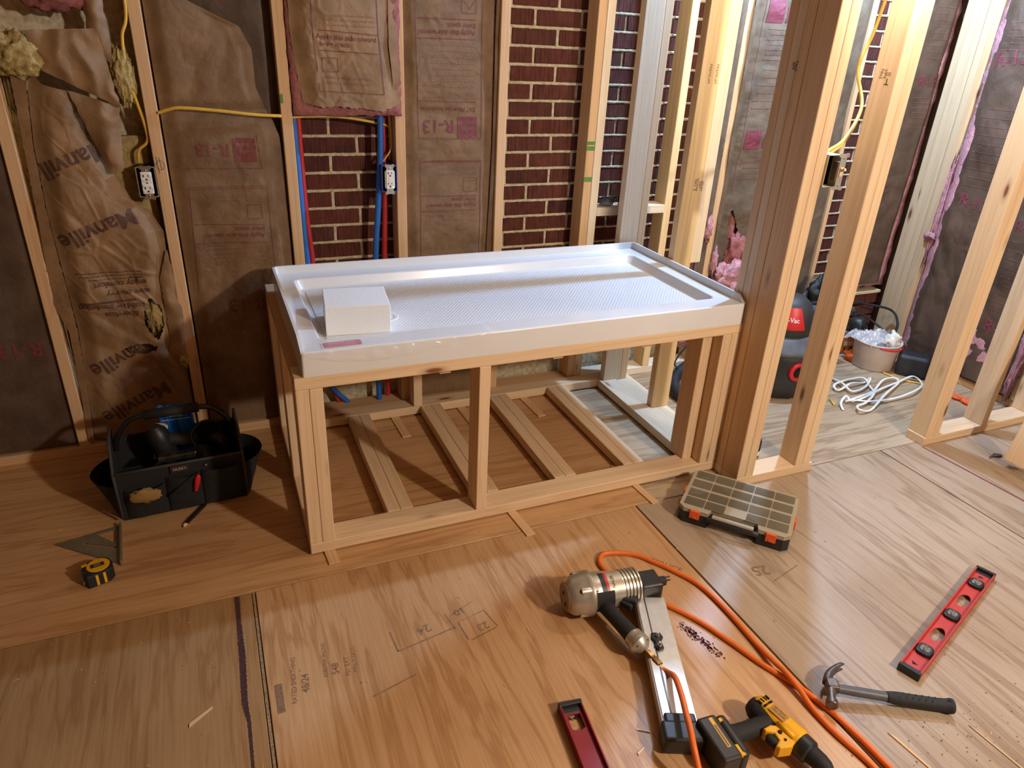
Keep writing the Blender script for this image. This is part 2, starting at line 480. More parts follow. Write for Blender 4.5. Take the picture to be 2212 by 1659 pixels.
# ---- back wall: bricks, mortar, studs, plates
wb = structure('wall_back')
def mortar_mat():
    m, nt, b = new_mat('mortar', lin(206, 190, 158), 0.9, 0, 0.2)
    n = nd(nt, 'ShaderNodeTexNoise'); n.inputs['Scale'].default_value = 60; n.inputs['Detail'].default_value = 5
    nt.links.new(coords(nt), n.inputs['Vector'])
    r = ramp(nt, n.outputs[0], [(0.3, lin(176, 158, 126)), (0.65, lin(214, 200, 170))]); nt.links.new(r.outputs[0], b.inputs['Base Color'])
    bump(nt, b, n.outputs[0], 0.004); return m
def brick_mat():
    m, nt, b = new_mat('rug_face_brick', lin(96, 52, 42), 0.82, 0, 0.25)
    n = nd(nt, 'ShaderNodeTexNoise'); n.inputs['Scale'].default_value = 1; n.inputs['Detail'].default_value = 3
    nt.links.new(coords(nt, (190, 20, 9)), n.inputs['Vector'])
    n2 = nd(nt, 'ShaderNodeTexNoise'); n2.inputs['Scale'].default_value = 30; n2.inputs['Detail'].default_value = 5
    nt.links.new(coords(nt), n2.inputs['Vector'])
    oi = nd(nt, 'ShaderNodeObjectInfo')
    r0 = ramp(nt, oi.outputs['Random'], [(0.0, lin(88, 48, 40)), (0.5, lin(106, 56, 44)), (1.0, lin(94, 56, 46))])
    r1 = ramp(nt, n.outputs[0], [(0.34, (0.42, 0.40, 0.40, 1)), (0.56, (1, 1, 1, 1))])
    col = mixc(nt, 'MULTIPLY', 0.85, r0.outputs[0], r1.outputs[0])
    r2 = ramp(nt, n2.outputs[0], [(0.35, (0.75, 0.72, 0.70, 1)), (0.7, (1.15, 1.1, 1.05, 1))])
    col = mixc(nt, 'MULTIPLY', 0.8, col, r2.outputs[0])
    nt.links.new(col, b.inputs['Base Color']); bump(nt, b, n.outputs[0], 0.004, 0.9); return m
M['brick'] = brick_mat(); M['mortar'] = mortar_mat()
box('mortar', -1.9, 3.5, B+0.004, B+0.10, ZF, CEIL, M['mortar'], wb, 0)
PX, PZ, JT = 0.2058, 0.0673, 0.0105
brick_meshes = {}
def brick(x0, x1, zc):
    w = round(x1-x0, 3); var = rnd.randrange(3); key = (w, var)
    if key not in brick_meshes:
        bm = bmesh.new(); bm_box(bm, -w/2, w/2, 0, 0.09, -(PZ-JT)/2, (PZ-JT)/2, 0.003, 1)
        for v in bm.verts: v.co += Vector((rnd.uniform(-1, 1)*0.0012, rnd.uniform(-1, 1)*0.0008, rnd.uniform(-1, 1)*0.0012))
        brick_meshes[key] = bm_mesh('brick', bm)
    o = add_obj('brick', brick_meshes[key], M['brick'], wb, False, ((x0+x1)/2, B+rnd.uniform(-0.0015, 0.0015), zc))
    o.rotation_euler = (0, rnd.uniform(-0.004, 0.004), 0)
for row in range(-19, 4):
    zc = 1.570+row*PZ
    off = 1.12 if row % 2 == 0 else 1.223
    for lo, hi, zlo, zhi in ((0.10, 0.58, 0.0, 1.30), (0.92, 1.98, 0.28, 1.78), (2.79, 3.04, 0.36, 1.78)):
        if not (zlo < zc < zhi): continue
        k0 = math.floor((lo-off)/PX)
        for k in range(k0, k0+8):
            a, b_ = off+k*PX+JT/2, off+(k+1)*PX-JT/2
            a, b_ = max(a, lo), min(b_, hi)
            if b_-a > 0.03: brick(a, b_, zc)

# squeezed-out mortar along the joints of the bare bays: one lumpy bead per bed joint
def mortar_bead(x0, x1, z, seed):
    V, F = [], []; n = int((x1-x0)/0.006)
    for i in range(n+1):
        x = x0+(x1-x0)*i/n
        a = 0.0065+0.0028*mnoise.noise(Vector((x*60, seed, 0)))+0.002*mnoise.noise(Vector((x*160, seed, 3)))
        c = 0.0065+0.0028*mnoise.noise(Vector((x*60, seed, 7)))+0.002*mnoise.noise(Vector((x*160, seed, 9)))
        p = 0.0015+0.0025*(1+mnoise.noise(Vector((x*45, seed, 5))))/2
        V += [(x, B+0.006, z-a), (x, B-p, z-a*0.55), (x, B-p, z+c*0.55), (x, B+0.006, z+c)]
    for i in range(n):
        for k in range(3): F.append((i*4+k, (i+1)*4+k, (i+1)*4+k+1, i*4+k+1))
    add_mesh('mortar_joint', V, F, M['mortar'], wb, True)
for row in range(-19, 4):
    z = 1.570+(row+0.5)*PZ
    for lo, hi, zlo, zhi in ((0.10, 0.58, 0.0, 1.30), (0.92, 1.98, 0.28, 1.78), (2.79, 3.04, 0.36, 1.78)):
        if zlo < z < zhi: mortar_bead(lo, hi, z, row*1.7+lo)

SZ0 = ZF+T
def stud(parent, x0, x1, y0, y1, z0=SZ0, z1=CEIL-T, tone='old'):
    return lumber('stud', x0, x1, y0, y1, z0, z1, tone, parent)
lumber('bottom_plate', -1.9, 1.40, D, D+W4, ZF, SZ0, 'old', wb)
lumber('bottom_plate', 1.402, 3.3, D, D+W4, ZF, SZ0, 'pale', wb)
lumber('top_plate', -1.9, 3.3, D, D+W4, CEIL-T, CEIL, 'old', wb)
for x, tone in ((-1.13, 'old'), (-0.7255, 'old'), (-0.306, 'old'), (0.119, 'old'), (0.522, 'old'), (0.930, 'old'), (1.334, 'old')):
    stud(wb, x, x+T, D, D+W4, tone=tone)
stud(wb, 1.3735, 1.4116, D, D+W4, tone='pale')
stud(wb, 1.762, 1.800, D, D+W4, tone='yellow')
stud(wb, 2.040, 2.078, D, D+W4, tone='old'); stud(wb, 2.50, 2.538, D, D+W4, tone='old'); stud(wb, 2.752, 2.776, D, D+W4, tone='old'); stud(wb, 3.06, 3.098, D+0.01, D+W4, tone='old')
lumber('blocking', 1.412, 1.765, D, D+W4, 0.807, 0.845, 'pale', wb)

# ---- right wall
wr = structure('wall_right')
XR = 3.30
box('sheathing', XR+0.10, XR+0.12, -1.6, B, ZF, CEIL, plain('sheathing_board', (92, 62, 44), 0.85), wr, 0)
lumber('bottom_plate', XR+0.005, XR+W4, -1.6, D, ZF, SZ0, 'old', wr)
for i in range(5):
    stud(wr, XR+rnd.uniform(-0.002, 0.003), XR+W4, 0.650+i*T+0.0006, 0.650+(i+1)*T-0.0006, tone=('old', 'grey', 'grey', 'grey', 'grey')[i])
for y in (-0.03, -0.45, -0.86, -1.27): stud(wr, XR, XR+W4, y, y+T, tone='grey')
stud(wr, XR, XR+W4, 0.30, 0.30+T, tone='grey')

# ---- end wall of the shower: plate, middle stud, far stud, three-ply end post
we = structure('wall_shower_end')
lumber('bottom_plate', 1.5556, 1.6445, -0.040, D, ZF, SZ0, 'pale', we)
lumber('top_plate', 1.5556, 1.6445, -0.13, D, CEIL-T, CEIL, 'pale', we)
lumber('stud', 1.5556, 1.6445, 0.467, 0.467+T, SZ0, CEIL-T, 'yellow', we)
lumber('stud', 1.647, 1.70, 0.478, 0.478+T, SZ0+0.66, CEIL-T, 'pale', we)
for i, tn in enumerate(('new', 'pale', 'new')):
    lumber('stud', 1.5556, 1.6445, -0.0395+i*T, -0.0405+(i+1)*T, SZ0, CEIL-T, tn, we)
lumber('stud', 1.482, 1.571, 0.772, 0.772+T, SZ0+0.001, CEIL-T, 'pale', we)
lumber('stud', 1.573, 1.611, 0.775, 0.864, SZ0, CEIL-T, 'new', we)

# ---- doorway wall
wd = structure('wall_doorway')
Y0, Y1 = -0.130, -0.0415
lumber('bottom_plate', 1.5556, 1.930, Y0, Y1, ZF, SZ0, 'new', wd)
for x, tn in ((1.5556, 'new'), (1.5945, 'new'), (1.838, 'new'), (1.8775, 'new')):
    stud(wd, x, x+T, Y0+rnd.uniform(-0.001, 0.001), Y1, tone=tn)
lumber('bottom_plate', 2.550, 3.30, Y0-0.008, Y1-0.008, ZF, SZ0, 'new', wd)
for x in (2.556, 2.5955): stud(wd, x, x+T, Y0-0.008, Y1-0.008, tone='new')
stud(wd, 2.905, 2.943, Y0-0.008, Y1-0.008, tone='new'); stud(wd, 3.235, 3.273, Y0-0.008, Y1-0.008, tone='new')
lumber('header', 1.930, 2.556, Y0, Y1, 2.06, 2.06+W4, 'new', wd)
lumber('top_plate', 1.5556, 3.30, Y0, Y1, CEIL-T, CEIL, 'new', wd)

# ================================================================== platform
PL = 1.5535; PW = 0.868; PH = 0.6148
pf = thing('shower_platform', (0, 0, 0), 'knee-high pine two-by-four frame carrying the white shower base', 'platform')
def pl(name, *a, tone='new'): return lumber(name, *a, tone, pf)
pl('bottom_plate', 0, PL, 0, W4, 0, T)                                   # front
pl('bottom_plate', 0, PL, PW-W4+0.012, PW-0.002, 0, T)                   # back
pl('bottom_plate', 0, W4, W4+0.001, PW-W4+0.011, 0, T)                   # left
pl('bottom_plate', 1.4635, 1.5525, W4+0.001, PW-W4+0.011, 0, T, tone='pale')
for x in (0.268, 0.582, 0.896, 1.190):
    pl('joist', x, x+0.0445, W4+0.001, PW-W4+0.011, 0, T); pl('joist', x+0.0452, x+W4, W4+0.001, PW-W4+0.011, 0, T)
zt = PH-T
for x, tn in ((0.0, 'new'), (T+0.0008, 'new')): pl('post', x, x+T, 0, W4, T, zt, tone=tn)
pl('post', 0.552, 0.552+T, 0.0, W4, T, zt)
for x, tn in ((PL-2*T-0.0008, 'new'), (PL-T, 'new')): pl('post', x, x+T, 0, W4, T, zt, tone=tn)
pl('post', PL-3*T-0.008, PL-2*T-0.0016, 0.050, 0.050+W4, T, zt)
for x in (0.0, T+0.0008, 0.552, PL-T): pl('post', x, x+T, PW-W4+0.01, PW-0.004, T, zt)
pl('post', 0.0, T, 0.40, 0.40+W4, T, zt)
pl('top_plate', 0, PL, 0, W4, zt, PH)
pl('top_plate', 0, PL, PW-W4, PW-0.002, zt, PH)
pl('top_plate', 0, W4, W4+0.001, PW-W4-0.001, zt, PH, tone='old')
pl('top_plate', PL-W4, PL, W4+0.001, PW-W4-0.001, zt, PH)
for x in (0.45, 0.85, 1.2): pl('top_joist', x, x+T, W4+0.001, PW-W4-0.001, zt-0.0508, PH)

# ---- shower base
sb = thing('shower_pan', (0.025, 0.0, PH), 'white acrylic shower base with a textured floor lying on the pine platform', 'shower base')
SL, SW, RIM, FL = 1.524, 0.754, 0.0752, 0.1005
def ring(pts_xy, z): return [Vector((x, y, z)) for x, y in pts_xy]
def rr4(x0, x1, y0, y1, r, n=6): return rrect(x1-x0, y1-y0, r, n, (x0+x1)/2, (y0+y1)/2)
def shower_basin():
    n = 6
    L = [ring(rr4(0.0, SL, 0.0, SW, 0.006, n), 0.0), ring(rr4(0.0, SL, 0.0, SW, 0.008, n), RIM-0.006), ring(rr4(0.002, SL-0.002, 0.0025, SW-0.002, 0.008, n), RIM-0.0015),
         ring(rr4(0.006, SL-0.006, 0.007, SW-0.006, 0.01, n), RIM), ring(rr4(0.060, SL-0.060, 0.082, SW-0.082, 0.030, n), RIM-0.0015),
         ring(rr4(0.066, SL-0.066, 0.088, SW-0.088, 0.028, n), RIM-0.006), ring(rr4(0.078, SL-0.078, 0.100, SW-0.098, 0.024, n), RIM-0.032),
         ring(rr4(0.086, SL-0.086, 0.108, SW-0.106, 0.020, n), RIM-0.037)]
    V, F = [], []; m = len(L[0])
    for r_ in L: V += r_
    for i in range(len(L)-1):
        for k in range(m): F.append((i*m+k, i*m+(k+1) % m, (i+1)*m+(k+1) % m, (i+1)*m+k))
    F.append(tuple((len(L)-1)*m+k for k in range(m)))
    F.append(tuple(range(m))[::-1])
    o = add_mesh('basin', V, F, M['white_acrylic'], sb); 
    o.data.polygons.foreach_set('use_smooth', [True]*len(o.data.polygons))
    o.data.set_sharp_from_angle(angle=math.radians(55))
    wn = o.modifiers.new('weighted', 'WEIGHTED_NORMAL'); wn.mode = 'FACE_AREA'; wn.weight = 90; wn.keep_sharp = True; return o
shower_basin()
def tread_mat():
    m, nt, b = new_mat('ribbed_acrylic', lin(225, 226, 228), 0.3, 0, 0.5)
    w = nd(nt, 'ShaderNodeTexWave'); w.inputs['Scale'].default_value = 30; w.inputs['Distortion'].default_value = 0.0
    w.bands_direction = 'X'
    nt.links.new(coords(nt, (1, 1, 1), False, (0, 0, math.radians(-38))), w.inputs['Vector'])
    w2 = nd(nt, 'ShaderNodeTexWave'); w2.inputs['Scale'].default_value = 30; w2.bands_direction = 'X'
    nt.links.new(coords(nt, (1, 1, 1), False, (0, 0, math.radians(38))), w2.inputs['Vector'])
    ad = nd(nt, 'ShaderNodeMath', operation='ADD'); nt.links.new(w.outputs['Fac'], ad.inputs[0]); nt.links.new(w2.outputs['Fac'], ad.inputs[1])
    bump(nt, b, ad.outputs[0], 0.0007, 0.8); return m
zf0 = RIM-0.0365
tread = prism('textured_floor', rrect(SL-0.19, SW-0.232, 0.03, 5, SL/2, SW/2+0.001), 0.002, tread_mat(), sb, (0, 0, zf0), bev=0.0008, seg=1)
# raised tiling flange on three sides, ends cut back in front
def flange(pts, name='tiling_flange'):
    """pts: list of (x, y, ztop) along the flange centre line."""
    V, F = [], []; th = 0.0045
    for i, (x, y, zt_) in enumerate(pts):
        a = Vector(pts[max(i-1, 0)][:2]); b_ = Vector(pts[min(i+1, len(pts)-1)][:2]); t = (b_-a).normalized(); nx, ny = -t.y, t.x
        V += [(x+nx*th*1.6, y+ny*th*1.6, RIM-0.004), (x+nx*th*0.8, y+ny*th*0.8, zt_), (x-nx*th, y-ny*th, zt_), (x-nx*th, y-ny*th, RIM-0.004)]
    for i in range(len(pts)-1):
        for k in range(4): F.append((i*4+k, (i+1)*4+k, (i+1)*4+(k+1) % 4, i*4+(k+1) % 4))
    F.append((0, 1, 2, 3)); e = (len(pts)-1)*4; F.append((e+3, e+2, e+1, e))
    return add_mesh(name, V, F, M['white_acrylic'], sb)
q = 0.0048
flange([(SL-q, 0.002, RIM+0.001), (SL-q, 0.034, FL-0.001), (SL-q, 0.05, FL), (SL-q, SW-0.02, FL), (SL-q-0.006, SW-q-0.004, FL), (SL-0.02, SW-q, FL), (0.02, SW-q, FL), (q+0.006, SW-q-0.004, FL), (q, SW-0.02, FL), (q, 0.08, FL-0.002), (q, 0.045, FL-0.012), (q, 0.002, RIM+0.001)])
dr = lathe('drain_ring', [(0.030, 0.0), (0.046, 0.0), (0.050, 0.0012), (0.050, 0.0022), (0.046, 0.003), (0.032, 0.001), (0.030, -0.012), (0.001, -0.013)], M['white_acrylic'], sb, 36, loc=(0.300, SW/2-0.075, zf0+0.0018))
st = prism('sticker', rrect(0.118, 0.044, 0.006, 3), 0.0006, plain('sticker_white', (226, 214, 212), 0.4), sb, (0.120, 0.0345, RIM+0.0002))
prism('sticker_panel', rrect(0.108, 0.036, 0.005, 3), 0.0004, plain('sticker_red', (198, 36, 52), 0.4), st, (0, 0, 0.0006))
print_on('sticker_lettering', [('text', 'SHOWER BASE', 0, 0.003, 0.0115, 0, 'c'), ('text', 'DO NOT REMOVE FILM', 0, -0.010, 0.0078, 0, 'c')], lambda u, v: (u, v, 0.00115), plain('sticker_ink', (232, 206, 206), 0.5), st)
# clear protective film hanging loose over the front left corner
def film():
    m, nt, b = new_mat('clear_film', (0.95, 0.96, 0.98, 1), 0.08, 0, 0.6)
    b.inputs['Alpha'].default_value = 0.24
    V, F = [], []; nu, nv = 70, 26
    for i in range(nu+1):
        u = i/nu; x = 0.004+u*0.56
        hang = 0.052*math.sin(math.pi*min(1, u*1.05))**0.7*(1-0.5*u)+0.004
        for j in range(nv+1):
            v = j/nv
            wv = 0.0035*mnoise.noise(Vector((x*22, v*6, 1)))+0.002*abs(mnoise.noise(Vector((x*60+v*9, v*9, 4))))
            if v < 0.62:
                t = v/0.62; V.append((x, 0.094*(1-t)*(1-0.2*u)-0.001*t, RIM+0.0025+abs(wv)*1.2*(1-abs(2*t-1))))
            else:
                t = (v-0.62)/0.38; V.append((x, -0.002-abs(wv)*1.6-0.012*math.sin(math.pi*t*0.6)*u*(1-u)*3, RIM+0.002-hang*t))
    for i in range(nu):
        for j in range(nv): a = i*(nv+1)+j; F.append((a, a+1, a+nv+2, a+nv+1))
    return add_mesh('protective_film', V, F, m, sb, True)
film()
# ---- foam block
fb = box('foam_block', 0.133, 0.328, 0.176, 0.352, PH+0.0408, PH+0.0408+0.092, M['foam'], None, 0.0025, 2, rot=(0, 0, math.radians(-6.5)))
tag(fb, 'square white foam packing block standing in the shower base', 'foam block')
# ---- shims under the platform
def shim(x, y0, y1, w, ang, label):
    o = prism('shim', [(-w/2, 0), (w/2, 0), (w/2, y1-y0), (-w/2, y1-y0)], 0.0058, pine('y', 'old'), None, (x, y0, ZF), (0, 0, math.radians(ang)), 0.0006, 1)
    tag(o, label, 'shim', 'wood shims under the platform')
shim(0.062, -0.062, 0.2, 0.034, 4, 'thin wood shim poking out under the platform corner nearest the tape measure')
shim(0.700, -0.138, 0.15, 0.032, 5, 'thin wood shim poking out under the middle of the platform front')
shim(1.205, -0.120, 0.15, 0.030, 4, 'thin wood shim poking out under the platform beside the parts organizer')
shim(0.475, 0.62, 0.80, 0.036, 2, 'thin wood shim under the back plate by the first joist'); shim(0.775, 0.60, 0.80, 0.036, 2, 'thin wood shim under the back plate past the second joist'); shim(1.085, 0.61, 0.80, 0.036, 3, 'thin wood shim under the back plate near the shower end wall')

# ================================================================== paper-faced insulation
def back(u, v, h): return (u, D-h, v)
def right(u, v, h): return (XR-h, -u, v)
def fn(c): return c if callable(c) else (lambda t: c)
def interp(pts):
    pts = sorted(pts)
    def f(t):
        if t <= pts[0][0]: return pts[0][1]
        for (a, x), (b, y) in zip(pts, pts[1:]):
            if t <= b: return x+(y-x)*(t-a)/(b-a)
        return pts[-1][1]
    return f
def paper_h(seed, base, bulge, wr, ul, ur, du=7.0, dv=9.0, slant=0.0, tab=0.03):
    def h(u, v):
        a, b = ul(v), ur(v); e = min(u-a, b-u)/tab
        e = 0.0 if e < 0 else (1.0 if e > 1 else e*e*(3-2*e))
        x = u+slant*v
        n1 = mnoise.noise(Vector((x*du*0.6, v*dv*0.35, seed)))
        c1 = mnoise.voronoi(Vector((x*du*1.0+n1*0.6, v*dv*0.55+n1*0.4, seed)))[0][0]
        c2 = mnoise.voronoi(Vector((x*du*2.1+n1, v*dv*1.3, seed+11.0)))[0]
        n4 = mnoise.noise(Vector((x*2.3, v*2.9, seed+3.3)))
        crease = max(0.0, 1-(c2[1]-c2[0])/0.16)
        return base+bulge*(0.25+0.75*e)*(0.8+0.5*n4)+wr*(0.35+0.65*e)*(0.8*n1+1.5*(0.5-c1)+0.75*(0.5-c2[0])+0.5*crease*(n1+0.2))
    return h
def paper(name, parent, mp, h, ul, ur, vb, vt, mat, res=0.0075, hole=None, jag=0.0, seed=0.0):
    """Creased paper skin between edge curves ul(v), ur(v) and vb(s), vt(s)."""
    v0 = min(vb(0), vb(0.5), vb(1)); v1 = max(vt(0), vt(0.5), vt(1))
    w = max(ur(v0+(v1-v0)*k/8)-ul(v0+(v1-v0)*k/8) for k in range(9))
    nu = max(6, int(w/res)); nv = max(6, int((v1-v0)/res)); V, F, UV = [], [], []
    for j in range(nv+1):
        for i in range(nu+1):
            s, t = i/nu, j/nv
            v = vb(s)+(vt(s)-vb(s))*t
            if jag and t < 0.5: v += jag*(1-2*t)**6*(mnoise.noise(Vector((s*w*70, seed, 1)))+0.6*mnoise.noise(Vector((s*w*210, seed, 2))))
            a, b = ul(v), ur(v); u = a+(b-a)*s
            if jag: u += jag*0.6*((1-s)**20-s**20)*mnoise.noise(Vector((v*80, seed, 5)))
            UV.append((u, v)); V.append(mp(u, v, h(u, v)))
    for j in range(nv):
        for i in range(nu):
            a = j*(nu+1)+i; q4 = (a, a+1, a+nu+2, a+nu+1)
            if hole:
                cu = sum(UV[k][0] for k in q4)/4; cv = sum(UV[k][1] for k in q4)/4
                if hole(cu, cv): continue
            F.append(q4)
    return add_mesh(name, V, F, mat, parent, True)
def fibre_blob(name, parent, mp, cu, cv, ch, ru, rv, rh, mat, seed=0.0, amp=0.35, freq=3.0, nseg=30):
    """Lumpy tuft of glass wool: noise-swollen ellipsoid in wall coordinates."""
    V, F = [], []; n, m = nseg, nseg//2
    for j in range(m+1):
        th = math.pi*j/m
        for i in range(n):
            ph = 2*math.pi*i/n; d = Vector((math.sin(th)*math.cos(ph), math.cos(th), math.sin(th)*math.sin(ph)))
            k = 1+amp*mnoise.fractal(d*freq+Vector((seed, seed*1.3, 0)), 1.0, 2.0, 4)
            V.append(mp(cu+d.x*ru*k, cv+d.y*rv*k, ch+d.z*rh*k))
    for j in range(m):
        for i in range(n): F.append((j*n+i, j*n+(i+1) % n, (j+1)*n+(i+1) % n, (j+1)*n+i))
    return add_mesh(name, V, F, mat, parent, True)
def fibre_slab(name, parent, mp, u0, u1, v0, v1, h0, h1, mat, seed=0.0, amp=0.006, res=0.012):
    """Soft-edged block of glass wool, every face displaced by noise."""
    bm = bmesh.new(); bm_box(bm, u0, u1, h0, h1, v0, v1)
    for ax in (Vector((1, 0, 0)), Vector((0, 1, 0)), Vector((0, 0, 1))):
        L = {0: u1-u0, 1: h1-h0, 2: v1-v0}[[abs(c) for c in ax].index(1)]
        es = [e for e in bm.edges if abs((e.verts[1].co-e.verts[0].co).normalized().dot(ax)) > 0.99]
        c = max(1, int(L/res/2.2))
        bmesh.ops.subdivide_edges(bm, edges=es, cuts=min(c, 60), use_grid_fill=True)
    V = []; bm.verts.index_update()
    for v in bm.verts:
        n = mnoise.fractal(v.co*38+Vector((seed, 0, 0)), 1.0, 2.0, 3); n2 = mnoise.fractal(v.co*38+Vector((0, seed+7, 5)), 1.0, 2.0, 3)
        p = v.co+Vector((n, n2, -n))*amp; V.append(mp(p.x, p.z, p.y))
    F = [tuple(v.index for v in f.verts) for f in bm.faces]; bm.free()
    return add_mesh(name, V, F, mat, parent, True)
def root_of(name, mp, u, v, label): return tag_root(name, label)
def tag_root(name, label):
    o = bpy.data.objects.new(name, None); COL.objects.link(o); return tag(o, label, 'insulation')
def ink(parent, name, items, mp, h, mat, lift=0.0014): return print_on(name, items, lambda u, v: mp(u, v, h(u, v)+lift), mat, parent)
V1 = 2.38
def faint(u0, u1, v0, v1, n, seed, al=180):
    """Rows of fine print too small to read: short broken dashes."""
    r_ = random.Random(seed); out = []
    for k in range(n):
        v = v0+(v1-v0)*k/max(1, n-1); u = u1-0.002
        while u > u0+r_.random()*0.04:
            w = r_.uniform(0.006, 0.02); out.append(('line', u, v, u-w, v+r_.uniform(-1, 1)*0.0004, 0.0032)); u -= w+0.004
    return out

# -- bay C-D : whole batt, print upside down
def batt_cd():
    o = tag_root('insulation_batt', 'whole brown kraft-faced batt with upside-down red R-13 print, left of the bare brick bay')
    ul = fn(0.5605); ur = interp([(0.0, 0.905), (0.68, 0.902), (1.1, 0.914), (1.6, 0.912), (2.4, 0.915)])
    h = paper_h(2.1, -0.030, 0.022, 0.0055, ul, ur, 6, 12, tab=0.045)
    paper('kraft_paper', o, back, h, ul, ur, fn(0.04), fn(V1), M['kraft_dark'])
    hf = lambda u, v: -0.012+0.006*mnoise.noise(Vector((u*20, v*6, 4)))-0.010*(0.932-u)/0.03
    paper('paper_flange', o, back, hf, lambda v: ur(v)+0.004, lambda v: 0.934+0.004*mnoise.noise(Vector((v*7, 1, 1))), fn(0.04), fn(V1), M['kraft_dark'])
    fibre_slab('glass_wool', o, back, 0.563, 0.927, 0.045, V1, -W4+0.002, -0.032, M['pink'], 1.0, 0.003, 0.03)
    R = 'text'
    it = [('line', 0.604, 1.75, 0.616, 1.137, 0.0028), ('line', 0.862, 1.75, 0.866, 1.135, 0.0028), ('line', 0.616, 1.135, 0.866, 1.132, 0.0028),
          ('line', 0.606, 1.543, 0.839, 1.547, 0.003), ('line', 0.606, 1.479, 0.839, 1.482, 0.003), ('line', 0.616, 1.268, 0.845, 1.267, 0.003),
          (R, 'Apply this side toward', 0.838, 1.510, 0.0242, 181, 'l'), (R, 'living space.', 0.838, 1.534, 0.0242, 181, 'l'),
          (R, '3\u00bd" Fiberglas Insulation', 0.843, 1.247, 0.0226, 180, 'l'),
          ('frame', 0.621, 1.051, 0.868, 1.047, 0.0028), ('line', 0.621, 1.051, 0.618, 0.66, 0.0028), ('line', 0.868, 1.047, 0.869, 0.66, 0.0028),
          ('line', 0.623, 0.918, 0.851, 0.915, 0.003), ('line', 0.622, 0.857, 0.850, 0.859, 0.003),
          (R, 'Apply this side toward', 0.850, 0.886, 0.0228, 180, 'l'), (R, 'living space.', 0.850, 0.908, 0.0228, 180, 'l'),
          ('frame', 0.796, 0.985, 0.852, 0.933, 0.0022), ('frame', 0.782, 1.622, 0.838, 1.567, 0.0022), ('line', 0.800, 0.974, 0.848, 0.974, 0.002),
          ('line', 0.786, 1.612, 0.812, 1.580, 0.002), ('line', 0.836, 1.612, 0.812, 1.580, 0.002)]
    ink(o, 'printed_lettering', it, back, h, M['ink_red'])
    ink(o, 'printed_rating', [(R, 'R-13', 0.757, 1.200, 0.066, 180, 'l'), ('rect', 0.770, 1.137, 0.848, 1.214)], back, h, M['ink_magenta'])
    ink(o, 'printed_emblem_lettering', [(R, 'OWENS', 0.842, 1.176, 0.0160, 180, 'l'), (R, 'CORNING', 0.846, 1.198, 0.0160, 180, 'l')]+[('line', 0.848-0.052*math.sin(a), 1.137+0.046*(1-math.cos(a))+0.002, 0.848-0.052*math.sin(a+0.2), 1.137+0.046*(1-math.cos(a+0.2))+0.002, 0.0012) for a in (0.2, 0.4, 0.6, 0.8, 1.0, 1.2, 1.4)], back, h, M['kraft'], 0.0024)
    ink(o, 'fine_print', faint(0.63, 0.84, 1.30, 1.46, 9, 3)+[(R, 'CAUTION: REFER TO WARNING & FIRE HAZARD', 0.846, 1.283, 0.0098, 180, 'l'), (R, 'STATEMENT ON PACKAGE', 0.846, 1.293, 0.0098, 180, 'l'), (R, 'COMPLETE LABEL ON PACKAGE', 0.852, 1.024, 0.0100, 180, 'l'), (R, 'ASSURED THERMAL PERFORMANCE', 0.852, 1.003, 0.0100, 180, 'l'), (R, '12  04  95  V1 \u00b7 C2', 0.834, 1.090, 0.0165, 180, 'l')]+faint(0.63, 0.85, 0.79, 0.845, 4, 5), back, h, M['ink_fade'])
batt_cd()

